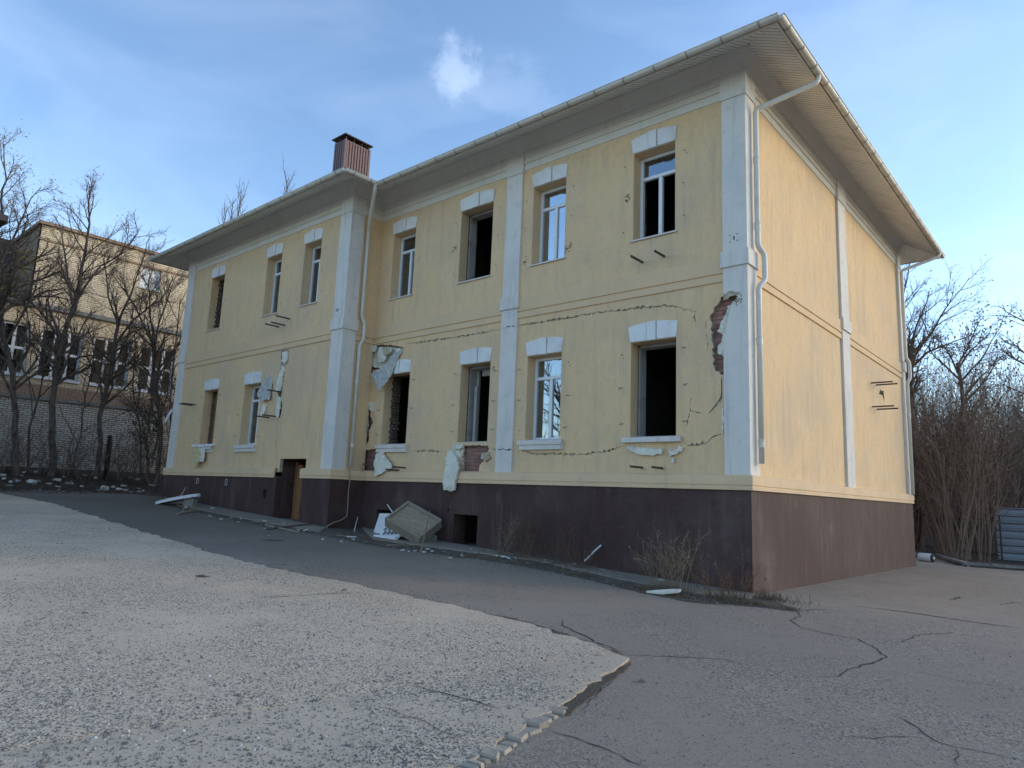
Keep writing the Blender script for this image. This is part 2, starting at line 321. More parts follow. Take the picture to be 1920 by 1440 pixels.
def aggregate(ma, smooth_lo, smooth_hi, amt, sc_=75, dark=(.09,.085,.075), lightc=(.52,.50,.46)):
    t = ma.node_tree; b = t.nodes['Principled BSDF']; cur = b.inputs['Base Color'].links[0].from_socket
    tcn = N(t,'ShaderNodeTexCoord'); vo = N(t,'ShaderNodeTexVoronoi'); vo.inputs['Scale'].default_value = sc_; vo.inputs['Randomness'].default_value = 1
    nz = N(t,'ShaderNodeTexNoise'); nz.inputs['Scale'].default_value = .55; nz.inputs['Detail'].default_value = 8; nz.inputs['Roughness'].default_value = .68
    msk = N(t,'ShaderNodeMapRange', interpolation_type='SMOOTHSTEP'); msk.inputs[1].default_value = smooth_lo; msk.inputs[2].default_value = smooth_hi; msk.inputs[4].default_value = amt
    t.links.new(tcn.outputs['Object'], vo.inputs['Vector']); t.links.new(tcn.outputs['Object'], nz.inputs['Vector']); t.links.new(nz.outputs['Fac'], msk.inputs[0])
    sp = N(t,'ShaderNodeSeparateColor'); t.links.new(vo.outputs['Color'], sp.inputs[0])
    r1 = N(t,'ShaderNodeMapRange', interpolation_type='SMOOTHSTEP'); r1.inputs[1].default_value = .38; r1.inputs[2].default_value = .14; t.links.new(sp.outputs[0], r1.inputs[0])
    r2 = N(t,'ShaderNodeMapRange', interpolation_type='SMOOTHSTEP'); r2.inputs[1].default_value = .62; r2.inputs[2].default_value = .9; t.links.new(sp.outputs[0], r2.inputs[0])
    for r_, c_ in ((r1, dark), (r2, lightc)):
        mm = N(t,'ShaderNodeMath', operation='MULTIPLY'); t.links.new(r_.outputs[0], mm.inputs[0]); t.links.new(msk.outputs[0], mm.inputs[1])
        mx_ = N(t,'ShaderNodeMixRGB'); mx_.inputs[2].default_value = (*c_,1); t.links.new(mm.outputs[0], mx_.inputs[0]); t.links.new(cur, mx_.inputs[1]); cur = mx_.outputs[0]
    t.links.new(cur, b.inputs['Base Color'])
    hm = N(t,'ShaderNodeMath', operation='MULTIPLY'); t.links.new(sp.outputs[0], hm.inputs[0]); t.links.new(msk.outputs[0], hm.inputs[1])
    bn = N(t,'ShaderNodeBump'); bn.inputs['Strength'].default_value = .9; bn.inputs['Distance'].default_value = .012; t.links.new(hm.outputs[0], bn.inputs['Height'])
    old = b.inputs['Normal'].links[0].from_socket; t.links.new(old, bn.inputs['Normal']); t.links.new(bn.outputs[0], b.inputs['Normal'])
aggregate(M['concrete'], .34, .56, .9, 88, (.13,.112,.088), (.74,.63,.49)); aggregate(M['concrete2'], .46, .62, .95, 90, (.085,.073,.058), (.63,.55,.44))
aggregate(M['asphalt'], .38, .62, .75, 75, (.10,.086,.07), (.42,.365,.30))
def darker_left_asphalt(ma):    # asphalt gets darker towards the wing, with a noisy transition
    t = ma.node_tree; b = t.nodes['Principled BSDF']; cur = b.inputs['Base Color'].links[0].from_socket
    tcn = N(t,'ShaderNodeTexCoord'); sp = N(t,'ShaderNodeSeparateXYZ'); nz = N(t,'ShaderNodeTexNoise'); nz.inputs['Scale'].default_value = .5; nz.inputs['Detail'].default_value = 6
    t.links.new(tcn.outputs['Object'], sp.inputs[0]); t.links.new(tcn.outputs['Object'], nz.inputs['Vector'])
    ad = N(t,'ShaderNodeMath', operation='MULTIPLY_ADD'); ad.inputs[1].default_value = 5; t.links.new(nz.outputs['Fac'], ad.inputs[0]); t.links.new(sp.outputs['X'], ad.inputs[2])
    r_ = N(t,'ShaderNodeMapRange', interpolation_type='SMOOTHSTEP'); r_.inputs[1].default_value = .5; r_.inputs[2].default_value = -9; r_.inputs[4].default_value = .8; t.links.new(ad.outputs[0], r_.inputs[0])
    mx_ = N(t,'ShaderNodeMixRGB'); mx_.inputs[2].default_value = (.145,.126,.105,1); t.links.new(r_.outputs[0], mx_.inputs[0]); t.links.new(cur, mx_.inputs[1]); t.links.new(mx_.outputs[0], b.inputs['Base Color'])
darker_left_asphalt(M['asphalt'])
M['soil'] = groundmat('dark_soil', (.085,.066,.048), (.05,.04,.03), (.15,.12,.09), .8, bump=1.2)
M['verge'] = groundmat('dirty_verge', (.13,.105,.08), (.075,.06,.045), (.24,.20,.155), .9, bump=1.2)
M['apron'] = groundmat('concrete_apron', (.30,.26,.21), (.19,.165,.13), (.38,.33,.27), .7, bump=.8)
M['crack'] = mat('crack_dirt', (.038,.036,.032), .95, layers=((15,(.085,.08,.07),.52,.7,.8),))

# ------------------------------------------------------------------ polygon helpers
def inpoly(p, poly):
    x, y = p; c = False; n = len(poly); j = n-1
    for i in range(n):
        xi, yi = poly[i]; xj, yj = poly[j]
        if (yi > y) != (yj > y) and x < (xj-xi)*(y-yi)/(yj-yi)+xi: c = not c
        j = i
    return c
def cdt(outline, holes=(), extra=()):
    vv = []; ee = []
    for poly in [outline]+list(holes):
        o = len(vv); vv += [Vector(p) for p in poly]; n = len(poly); ee += [(o+i, o+(i+1) % n) for i in range(n)]
    vv += [Vector(p) for p in extra]
    V, Ed, F, *_ = delaunay_2d_cdt(vv, ee, [], 0, 1e-5)
    keep = []
    for f in F:
        c = [sum(V[i][k] for i in f)/len(f) for k in (0,1)]
        if inpoly(c, outline) and not any(inpoly(c, q) for q in holes): keep.append(tuple(f))
    used = sorted({i for f in keep for i in f}); mpd = {a: b for b, a in enumerate(used)}
    V = [(V[i][0], V[i][1]) for i in used]; F = [tuple(mpd[i] for i in f) for f in keep]
    from collections import Counter
    cnt = Counter()
    for f in F:
        for i in range(len(f)): cnt[tuple(sorted((f[i], f[(i+1) % len(f)])))] += 1
    bd = [e for e, c in cnt.items() if c == 1]
    return V, F, bd
def skin(mb, outline, holes, fn, th, mi=0, smi=None, skip=()):
    """front sheet through fn(u,v,0), edges back to fn(u,v,th)"""
    V, F, bd = cdt(outline, holes); n = len(V)
    mb.add([fn(a,b,0) for a,b in V], F, mi)
    for i, j in bd:
        (a,b),(c,d) = V[i], V[j]
        if any(abs(a-q) < 1e-3 and abs(c-q) < 1e-3 for q in skip): continue
        mb.add([fn(a,b,0), fn(c,d,0), fn(c,d,th), fn(a,b,th)], [(0,1,2,3)], mi if smi is None else smi)
    return mb
def sheet(poly, dz, step=.5, skirt=None, mb=None):
    xs = [p[0] for p in poly]; ys = [p[1] for p in poly]; ex = []
    x = min(xs)+step*.5
    while x < max(xs):
        y = min(ys)+step*.5
        while y < max(ys):
            if inpoly((x,y), poly): ex.append((x,y))
            y += step
        x += step
    dense = []
    for i in range(len(poly)):
        a, b = poly[i], poly[(i+1) % len(poly)]; L_ = math.dist(a, b); k = max(1, int(L_/step))
        dense += [(a[0]+(b[0]-a[0])*t/k, a[1]+(b[1]-a[1])*t/k) for t in range(k)]
    V, F, bd = cdt(dense, (), ex); mb = mb or MB()
    mb.add([(a,b,h(a,b)+dz) for a,b in V], F)
    if skirt is not None:
        for i, j in bd:
            (a,b),(c,d) = V[i], V[j]
            mb.add([(a,b,h(a,b)+dz),(c,d,h(c,d)+dz),(c,d,h(c,d)+skirt),(a,b,h(a,b)+skirt)], [(0,1,2,3)])
    return mb
def clip(poly, a, b, side, gap=0):
    nx, ny = -(b[1]-a[1]), b[0]-a[0]; l = math.hypot(nx, ny); nx, ny = nx/l*side, ny/l*side
    d = lambda p: (p[0]-a[0])*nx+(p[1]-a[1])*ny-gap
    o = []
    for i in range(len(poly)):
        p, q = poly[i], poly[(i+1) % len(poly)]; dp, dq = d(p), d(q)
        if dp >= 0: o.append(p)
        if dp*dq < 0:
            t = dp/(dp-dq); o.append((p[0]+(q[0]-p[0])*t, p[1]+(q[1]-p[1])*t))
    return o
def g2(px, py, dz=0): p = gp(px, py, dz); return (float(p[0]), float(p[1]))
def ragged(pts, amp, step, seed=0, closed=False):
    rng = random.Random(seed); o = []
    n = len(pts)
    for i in range(n if closed else n-1):
        a, b = pts[i], pts[(i+1) % n]; L_ = math.dist(a, b); k = max(1, int(L_/step))
        for t in range(k):
            j = 0 if t == 0 and not closed else amp
            o.append((a[0]+(b[0]-a[0])*t/k+rng.uniform(-j,j), a[1]+(b[1]-a[1])*t/k+rng.uniform(-j,j)))
    if not closed: o.append(pts[-1])
    return o

# ------------------------------------------------------------------ ground
def axis(lo, hi, st):
    c = list(np.arange(lo, hi+1e-6, st)); d = st
    a = lo; b = hi; pre = []; post = []
    while a > -1600: d *= 1.35; a -= d; pre.append(a)
    d = st
    while b < 1600: d *= 1.35; b += d; post.append(b)
    return pre[::-1]+c+post
gx, gy = axis(-30, 12, .5), axis(-14, 20, .5)
mb = MB(); mb.add([(x, y, h(x, y)) for x in gx for y in gy],
    [(i*len(gy)+j, (i+1)*len(gy)+j, (i+1)*len(gy)+j+1, i*len(gy)+j+1) for i in range(len(gx)-1) for j in range(len(gy)-1)])
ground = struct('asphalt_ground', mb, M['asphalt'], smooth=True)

# dark soil under the trees on the left
dirt_edge = ragged([g2(-260,912), g2(0,917), g2(70,918), g2(150,921), g2(230,925), g2(304,931)], .12, .35, 3)
dp = dirt_edge+[(-19.3,-.9),(-19.3,12),(-19.3,30),(-60,30),(-60,-12)]
struct('soil_ground', sheet(dp, .02, 1.0, -.02), M['soil'])
# soil behind the kerb on the right
kerb_px = [(1716,1044),(1751,1045),(1778,1054),(1807,1062),(1860,1066),(1920,1070),(2100,1082),(2400,1100)]
kp = [g2(*q) for q in kerb_px]
struct('thicket_soil', sheet([(kp[0][0]-3,kp[0][1]+.2)]+kp+[(30,8),(60,60),(-60,60),(-19,30),(-3,12.5)], .05, 1.0, -.02), M['soil'])
# strip of dirt and concrete apron at the foot of the house
ve = [g2(*q) for q in ((304,948),(400,968),(520,990),(600,1003),(690,1021),(800,1037),(900,1049),(1000,1066),(1100,1087),(1200,1112),(1300,1130),(1380,1135),(1500,1147))]
ve = ragged(ve, .05, .16, 5)
struct('dirt_verge', sheet(ve+[(.25,-.02),(0.05,-.0),(-9.9,-.0),(-9.9,-.95),(-19.25,-.95)], .006, .5), M['verge'])
ap = ragged([g2(*q) for q in ((700,1012),(830,1030),(1000,1052),(1150,1085),(1230,1102),(1330,1122),(1405,1128))], .03, .15, 6)
struct('concrete_apron', sheet(ap+[(.03,0.0),(-9.85,0.0)], .035, .4, -.02), M['apron'])
ap2 = ragged([g2(*q) for q in ((330,948),(420,966),(520,985),(600,998))], .03, .2, 7)
struct('concrete_apron', sheet(ap2+[(-9.95,-.95),(-19.2,-.95)], .03, .4, -.02), M['apron'])

# worn concrete pad, cast in bays
pad_top = [g2(*q) for q in ((0,926),(100,946),(230,986),(310,1012),(390,1037),(480,1061),(560,1078),(640,1093),(700,1108),(800,1128),(900,1150),(1000,1174),(1090,1205),(1150,1228),(1180,1238))]
e1 = [g2(*q) for q in ((1150,1262),(1100,1292),(1048,1330),(960,1384),(868,1440))]
dv = (e1[-1][0]-e1[-3][0], e1[-1][1]-e1[-3][1]); l_ = math.hypot(*dv)
e1.append((e1[-1][0]+dv[0]/l_*6, e1[-1][1]+dv[1]/l_*6))
pad = ragged(pad_top, .075, .14, 8)+ragged(e1, .04, .09, 9)+[(2,-24),(-24,-24),(pad_top[0][0]-6,pad_top[0][1]-6)]
j1 = (g2(0,993), g2(262,1003)); j2 = (g2(0,1050), g2(440,1051)); j3 = (g2(200,1382), g2(860,1276))
bays = [(clip(pad, *j1, 1, .022), M['concrete']), (clip(clip(pad, *j1, -1, .022), *j2, 1, .03), M['concrete']),
        (clip(clip(pad, *j2, -1, .03), *j3, 1, .008), M['concrete']), (clip(pad, *j3, -1, .008), M['concrete2'])]
padroot = None
for i, (bp, bm) in enumerate(bays):
    if len(bp) < 3: continue
    q = sheet(bp, .022, .45, -.03).build('concrete_slab', bm, None)
    if padroot is None: padroot = q; q.name = 'concrete_pad'; q['kind'] = 'structure'
    else: q.parent = padroot
# broken stones along the pad's edge
rng = random.Random(4)
est = [g2(*q) for q in ((1052,1326),(1000,1360),(950,1392),(900,1424),(862,1446),(840,1462))]
acc = 0; L_ = sum(math.dist(est[i], est[i+1]) for i in range(len(est)-1)); pos = 0.0; k = 0
def along(poly, s):
    for i in range(len(poly)-1):
        d = math.dist(poly[i], poly[i+1])
        if s <= d or i == len(poly)-2: t = s/d; return (poly[i][0]+(poly[i+1][0]-poly[i][0])*t, poly[i][1]+(poly[i+1][1]-poly[i][1])*t), math.atan2(poly[i+1][1]-poly[i][1], poly[i+1][0]-poly[i][0])
        s -= d
while pos < L_:
    wl = rng.uniform(.04,.13); (cx, cy), an = along(est, min(pos+wl/2, L_)); dl = rng.uniform(.085,.13)
    q = [(-wl/2+rng.uniform(0,.012),-dl*.15),(wl/2-rng.uniform(0,.012),-dl*.15+rng.uniform(-.01,.01)),(wl/2-rng.uniform(.004,.02),dl*rng.uniform(.55,.8)),(-wl/2+rng.uniform(.004,.02),dl*rng.uniform(.6,.85))]
    me = MB()
    n4 = len(q); top = rng.uniform(.012,.034)
    low = [(a,b,-.03) for a,b in q]; mid = [(a,b,top-.012) for a,b in q]; hi = [(a*.86,b*.86+.003,top+rng.uniform(-.006,.006)) for a,b in q]
    me.add(low+mid+hi, [(0,1,5,4),(1,2,6,5),(2,3,7,6),(3,0,4,7),(4,5,9,8),(5,6,10,9),(6,7,11,10),(7,4,8,11),(8,9,10,11)])
    o = obj('edge_stone', me.mesh('edge_stone', [M['estone'] if 'estone' in M else M['rubble']]), padroot, loc=(cx,cy,h(cx,cy)))
    o.rotation_euler = (rng.uniform(-.06,.06), rng.uniform(-.06,.06), an)
    pos += wl+rng.uniform(.004,.014); k += 1
# soil washed against the pad's edge
sw = [g2(*q) for q in ((1040,1340),(1062,1322),(1090,1300),(1120,1280),(1150,1262),(1183,1241),(1178,1252),(1160,1268),(1130,1290),(1095,1318),(1062,1345))]
o = sheet(ragged(sw, .015, .06, 11, True), .012, .3).build('edge_soil', M['verge'], ground); 
sw = [g2(*q) for q in ((905,1152),(960,1160),(1030,1180),(1090,1200),(1150,1222),(1185,1238),(1120,1212),(1060,1198),(1000,1180),(940,1166))]
o = sheet(ragged(sw, .02, .08, 12, True), .012, .3).build('edge_soil', M['verge'], ground)

# cracks in the asphalt
def crack_strip(px, w0, seed, name='crack', parent=ground, dz=.004, conv=True):
    rng = random.Random(seed)
    pts = [g2(*q) for q in px] if conv else px
    pts = ragged(pts, .022, .07, seed); n = len(pts); left = []; right = []
    for i, p in enumerate(pts):
        a, b = pts[max(0,i-1)], pts[min(n-1,i+1)]; t = (b[0]-a[0], b[1]-a[1]); l = math.hypot(*t)+1e-9; nx, ny = -t[1]/l, t[0]/l
        wv = w0*rng.uniform(.35,1.25)*min(1, .15+4*min(i, n-1-i)/n)/2
        left.append((p[0]+nx*wv, p[1]+ny*wv)); right.append((p[0]-nx*wv, p[1]-ny*wv))
    vv = [(a,b,h(a,b)+dz) for a,b in left+right]
    return MB().add(vv, [(i,i+1,n+i+1,n+i) for i in range(n-1)]).build(name, M['crack'], parent)
def z5(L_): return [(800+a/1.714, 1100+b/1.714) for a, b in L_]
for k, (pts, wd_) in enumerate((
    ([(1040,55),(1130,68),(1190,80),(1205,95),(1170,108),(1200,130),(1280,150),(1390,170),(1450,200),(1480,228),(1450,240),(1360,265),(1320,292),(1250,290),(1170,283)], .02),
    ([(660,222),(760,225),(850,228),(940,232),(1020,248),(1090,255)], .014),
    ([(1350,57),(1440,70),(1540,82),(1640,97),(1760,115),(1920,135)], .045),
    ([(1510,415),(1580,455),(1620,487),(1700,517),(1800,535),(1930,562)], .016),
    ([(1330,485),(1440,490),(1520,483),(1620,490)], .009),
    ([(390,460),(500,495),(570,520),(625,545),(650,562),(720,590)], .011),
    ([(440,105),(435,125),(500,155),(560,185),(650,218)], .02),
    ([(1450,180),(1530,178),(1560,160),(1620,152),(1690,148),(1760,160),(1840,158)], .014),
    ([(1540,262),(1690,300),(1920,335)], .01), ([(1200,78),(1290,72)], .02), ([(1680,45),(1700,38),(1720,33)], .05), ([(1840,60),(1880,52),(1920,50)], .03),
    ([(1700,517),(1712,545),(1705,575)], .008), ([(600,300),(560,330),(500,400)], .008), ([(570,548),(625,556)], .008))):
    crack_strip(z5(pts), wd_, 20+k)
# joints and cracks on the pad
for k, (pts, wd_) in enumerate(((((770,1285),(860,1308),(940,1330)), .012), (((700,1320),(800,1355),(880,1397)), .008), (((490,1392),(410,1388)), .006), (((520,1298),(505,1308),(470,1302)), .008), (((680,1110),(560,1118),(450,1121)), .012))):
    pts = [g2(*q, .022) for q in pts]
    crack_strip(pts, wd_, 60+k, 'crack', padroot, .026, False)
# soil in the joints of the pad, and dark drifts of dead leaves
for k, (a, b) in enumerate((j1, j2)):
    t = (b[0]-a[0], b[1]-a[1]); pts = [(a[0]-t[0]*.3, a[1]-t[1]*.3), a, b, (b[0]+t[0]*.05, b[1]+t[1]*.05)]
    crack_strip(pts, .11, 90+k, 'joint_soil', ground, .010, False)
for k, (poly, par, dz_) in enumerate(((((364,1077),(378,1075.5),(396,1079),(390,1081.5),(374,1081)), padroot, .028), (((492,1012),(512,1011),(536,1013.5),(520,1015),(500,1014)), ground, .006))):
    pl = ragged([g2(*q, .035 if par is padroot else 0) for q in poly], .03, .07, 95+k, True)
    sheet(pl, dz_, .3).build('leaf_drift', M['verge'], par)
# kerb
def ribbon(path, wd_, ht, seg=None):
    mb = MB(); n = len(path)
    for i in range(n-1):
        a, b = path[i], path[i+1]; t = (b[0]-a[0], b[1]-a[1]); l = math.hypot(*t); nx, ny = -t[1]/l*wd_, t[0]/l*wd_
        k = max(1, int(round(l/1.0)))
        for s in range(k):
            p = (a[0]+t[0]*(s+.008)/k, a[1]+t[1]*(s+.008)/k); q = (a[0]+t[0]*(s+.992)/k, a[1]+t[1]*(s+.992)/k)
            base = [(p[0],p[1]),(q[0],q[1]),(q[0]+nx,q[1]+ny),(p[0]+nx,p[1]+ny)]
            m2 = MB(); lo = [(x,y,h(x,y)-.1) for x,y in base]; mi_ = [(x,y,h(x,y)+ht-.02) for x,y in base]
            c = (sum(x for x,y in base)/4, sum(y for x,y in base)/4); hi = [(c[0]+(x-c[0])*.985, c[1]+(y-c[1])*.8, h(x,y)+ht) for x,y in base]
            m2.add(lo+mi_+hi, [(0,1,5,4),(1,2,6,5),(2,3,7,6),(3,0,4,7),(4,5,9,8),(5,6,10,9),(6,7,11,10),(7,4,8,11),(8,9,10,11)])
            yield m2
kroot = None
for m2 in ribbon(kp, .16, .13):
    o = m2.build('kerb_stone', M['kerb'], None)
    if kroot is None: kroot = o; o.name = 'kerb'; o['kind'] = 'structure'
    else: o.parent = kroot
# loose grit on pad and asphalt: nobody could count it
def grit(name, n, area, dz, smin, smax, ma, seed, kind='stuff', parent=None):
    rng = random.Random(seed); mb = MB()
    for _ in range(n):
        for _t in range(40):
            px, py = area(rng)
            p = gp(px, py, dz)
            if dz < .03 or True: break
        r = rng.uniform(smin, smax)*(1 if rng.random() < .9 else 1.7); x, y = p[0], p[1]; z = h(x, y)+dz
        a0 = rng.uniform(0, 6.28); vv = []
        for j in range(4): an = a0+j*1.57+rng.uniform(-.4,.4); rr = r*rng.uniform(.7,1.2); vv.append((x+rr*math.cos(an), y+rr*math.sin(an), z-.002))
        vv.append((x+rng.uniform(-.3,.3)*r, y+rng.uniform(-.3,.3)*r, z+r*rng.uniform(.5,1.0)))
        mb.add(vv, [(0,1,4),(1,2,4),(2,3,4),(3,0,4)])
    o = mb.build(name, ma, parent)
    o['kind'] = kind; return o
# ------------------------------------------------------------------ the damaged two-storey house
HB = thing('two_storey_house', 'damaged two-storey yellow stucco house with white pilasters and dark brown plinth', 'house', (-9.6, 5.2, .3), shift=(0,0,ZO))
XL, XW, YWP, YF = -19.213, -9.921, -.964, 11.327      # wing left, wing right, wing pilaster face, rear corner
P_OUT = [(XL,YF),(XL,YWP),(XW,YWP),(XW,0.),(0.,0.),(0.,YF),(XL,YF)]
def miter(path, off):
    o = []; n = len(path)
    for i in range(n):
        def nrm(a, b):
            t = (b[0]-a[0], b[1]-a[1]); l = math.hypot(*t); return (t[1]/l, -t[0]/l)
        ns_ = []
        if i > 0: ns_.append(nrm(path[i-1], path[i]))
        elif path[0] == path[-1]: ns_.append(nrm(path[-2], path[-1]))
        if i < n-1: ns_.append(nrm(path[i], path[i+1]))
        elif path[0] == path[-1]: ns_.append(nrm(path[0], path[1]))
        if len(ns_) == 1: d = ns_[0]
        else:
            s = 1+ns_[0][0]*ns_[1][0]+ns_[0][1]*ns_[1][1]; d = ((ns_[0][0]+ns_[1][0])/s, (ns_[0][1]+ns_[1][1])/s)
        o.append((path[i][0]+d[0]*off, path[i][1]+d[1]*off))
    return o
def molding(mb, path, prof, mi=0, caps=False):
    rings = [miter(path, a) for a, _ in prof]; n = len(path); k = len(prof); o = len(mb.v)
    vv = [(*rings[j][i], prof[j][1]) for i in range(n) for j in range(k)]
    fs = [(i*k+j, i*k+k+j, i*k+k+j+1, i*k+j+1) for i in range(n-1) for j in range(k-1)]
    if caps: fs += [tuple(range(k)), tuple((n-1)*k+j for j in range(k))[::-1]]
    return mb.add(vv, fs, mi)
WALL = [(x, y) for x, y in miter(P_OUT, -.053)]        # wall face
PLAN = P_OUT
zUT, zUB, zLT, zLB = 6.152, 4.402, 2.412, .651
WINS = [  # name, x0, x1, z0, z1, wing?, kind
 ('U4',-2.245,-1.338,zUB,zUT,0,'frame_open'), ('U3',-4.741,-3.843,zUB,zUT,0,'frame_sky'), ('U2',-6.957,-5.903,zUB,zUT,0,'empty'), ('U1',-9.456,-8.565,zUB,zUT,0,'frame'),
 ('L4',-2.257,-1.311,zLB,zLT,0,'empty'), ('L3',-4.741,-3.832,zLB,zLT,0,'frame_tree'), ('L2',-6.704,-5.77,zLB,zLT,0,'empty_post'), ('L1',-9.403,-8.442,zLB,zLT,0,'rubble'),
 ('W1',-17.517,-16.645,zUB,zUT,1,'rubble'), ('W2',-14.072,-13.249,zUB,zUT,1,'frame'), ('W3',-12.103,-11.274,zUB,zUT,1,'frame'),
 ('V1',-17.15,-16.252,zLB,zLT,1,'wood'), ('V2',-14.662,-13.714,zLB,zLT,1,'frame_brick')]
def rect(a, b, c, d): return [(a,c),(b,c),(b,d),(a,d)]
def FX(L_, y=YM): return [fx(a, b, y) for a, b in L_]
def crack_poly(pts, w0, seed, amp=.02, step=.035):
    rng = random.Random(seed); pts = ragged(pts, amp, step, seed); n = len(pts); l = []; r = []
    for i, p in enumerate(pts):
        a, b = pts[max(0,i-1)], pts[min(n-1,i+1)]; t = (b[0]-a[0], b[1]-a[1]); q = math.hypot(*t)+1e-9; nx, ny = -t[1]/q, t[0]/q
        wv = w0*1.05*rng.choice((.12,.25,.5,.8,1.3))*rng.uniform(.7,1.2)*min(1, .12+5*min(i, n-1-i)/n)/2
        l.append((p[0]+nx*wv, p[1]+ny*wv)); r.append((p[0]-nx*wv, p[1]-ny*wv))
    return l+r[::-1]
# holes torn in the render of the main front (traced on the wall plane)
H_right = FX([(1356,556),(1347,568),(1339,580),(1333,590),(1333,612),(1336,640),(1337,668),(1339,690),(1346,699),(1352,703)])+[(-.40,fx(1355,703)[1]),(-.25,fx(1360,690)[1]),(-.22,fx(1380,552)[1])]
H_ul = FX([(680,645),(700,648),(722,646),(757,650),(748,668),(739,686),(728,704),(713,692),(700,694),(694,716),(686,708),(684,682),(679,668)])
H_lo = FX([(682,844),(700,842),(714,843),(716,852),(711,868),(707,885),(692,886),(681,884)])
H_L2 = FX([(866,835.5),(914,835.5),(917,842),(909,852),(906,864),(899,872),(897,884),(880,884),(866,884)])
H_v = FX([(680,722),(687,718),(692,735),(690,752),(697,764),(694,778),(700,792),(692,806),(691,828),(684,838),(679,834),(683,800),(677,780),(681,752)])
H_brk = FX([(1354,704),(1351.5,715),(1352.5,730),(1351,744),(1342,757),(1327,777),(1343,763),(1352,754),(1354.5,748)])
H_right = ragged(H_right, .024, .04, 71, True); H_ul = ragged(H_ul, .02, .05, 72, True); H_lo = ragged(H_lo, .014, .04, 73, True); H_L2 = ragged(H_L2, .012, .04, 74, True); H_v = ragged(H_v, .014, .04, 75, True)
cr = []
def CP(px, w0, seed, y=YM): cr.append(crack_poly(FX(px, y), w0, seed)); return cr[-1]
C1 = CP([(762,645),(800,640),(850,633),(900,625),(938,617)], .045, 101)
C2 = CP([(968,611),(1010,605),(1050,599),(1090,591),(1130,585),(1170,581),(1200,577),(1235,574),(1262,574),(1280,580),(1304,582)], .045, 102)
C2b = CP([(1301,585),(1303,598),(1307,616)], .02, 103)
C3 = CP([(770,847),(800,845),(830,846)], .05, 104)
C4 = CP([(921,842),(935,842)], .03, 105)
C5 = CP([(976,845),(1000,850),(1040,851),(1090,851.5),(1130,847),(1155,841),(1170,834)], .05, 106)
C6 = CP([(1288,836),(1310,834),(1328,828),(1338,818),(1350,814),(1355,813)], .06, 107)
C7 = CP([(1298,738),(1294,765),(1289,790),(1284,806)], .014, 108)
C8 = CP([(1296,769),(1306,773),(1314,775)], .016, 109)
C12 = CP([(697,770),(702,780),(704,792)], .03, 113); C9 = CP([(1323,595),(1325,630),(1326,665)], .012, 110)
main_holes = [rect(a,b,c,d) for _,a,b,c,d,wg,_k in WINS if not wg]+[H_right,H_ul,H_lo,H_L2,H_v,H_brk]+cr
wing_holes = [rect(a,b,c,d) for _,a,b,c,d,wg,_k in WINS if wg]
H_w = FX([(527,657),(541,655),(538,672),(533,690),(528,712),(527,745),(529,765),(525,783),(518,783),(520,760),(522,740),(518,725),(524,700),(527,680)], YW)
H_w = ragged(H_w, .016, .05, 76, True)
C10 = crack_poly(FX([(521,788),(519,810),(516,842)], YW), .03, 111)
DX0, DX1, DZ1 = -12.345, -11.12, .25
wing_holes += [H_w, C10, rect(DX0, DX1, -.02, DZ1)]
TOP = 7.36
mb = MB(); skin(mb, rect(XW-.053, -.053, -.1, TOP), main_holes, lambda u,v,d: (u, YM+d, v), .09, 0, 1, skip=(XW-.053,-.053))
mbc = MB()
for q in cr+[H_brk]:
    V, F, bd = cdt(q); mbc.add([(a, YM+.035+.01*math.sin(a*37+b*51), b) for a, b in V], F)
wpart('crack_bed', mbc, M['ystub'], HB, kind='stuff')
wpart('front_wall', mb, [M['stucco'], M['ystub']], HB)
mb = MB()
# wing outline with the door cut through its lower edge
skin(mb, rect(XL+.053, XW-.053, -.1, TOP), wing_holes[:-1]+[rect(DX0,DX1,-.2,DZ1)], lambda u,v,d: (u, YW+d, v), .09, 0, 1, skip=(XL+.053,XW-.053))
wpart('wing_wall', mb, [M['stucco'], M['ystub']], HB)
mb = MB(); mb.add([(XW-.053,YW,-.1),(XW-.053,YM,-.1),(XW-.053,YM,TOP),(XW-.053,YW,TOP)], [(0,1,2,3)]); wpart('wing_return_wall', mb, M['stucco'], HB)
mb = MB(); skin(mb, rect(YM, YF-.053, -.1, TOP), [], lambda u,v,d: (-.053-d, u, v), .09, skip=(YM,)); wpart('side_wall', mb, M['stucco'], HB)
mb = MB(); mb.add([(XL+.053,YW,-.1),(XL+.053,YF-.053,-.1),(-.053,YF-.053,-.1),(XL+.053,YW,TOP),(XL+.053,YF-.053,TOP),(-.053,YF-.053,TOP)], [(0,3,4,1),(1,4,5,2)]); wpart('rear_wall', mb, M['stucco'], HB)
# structural core behind the insulation
mb = MB()
def core(x0, x1, y, holes, side):
    skin(mb, rect(x0, x1, -.1, TOP), holes, lambda u,v,d: (u, y+d, v), .42)
core(XW-.2, -.14, YM+.10, [rect(a,b,c,d) for _,a,b,c,d,wg,_k in WINS if not wg], 0)
core(XL+.15, XW-.06, YW+.10, [rect(a,b,c,d) for _,a,b,c,d,wg,_k in WINS if wg]+[rect(DX0,DX1,-.2,DZ1)], 0)
wpart('brick_core', mb, M['jamb'], HB)
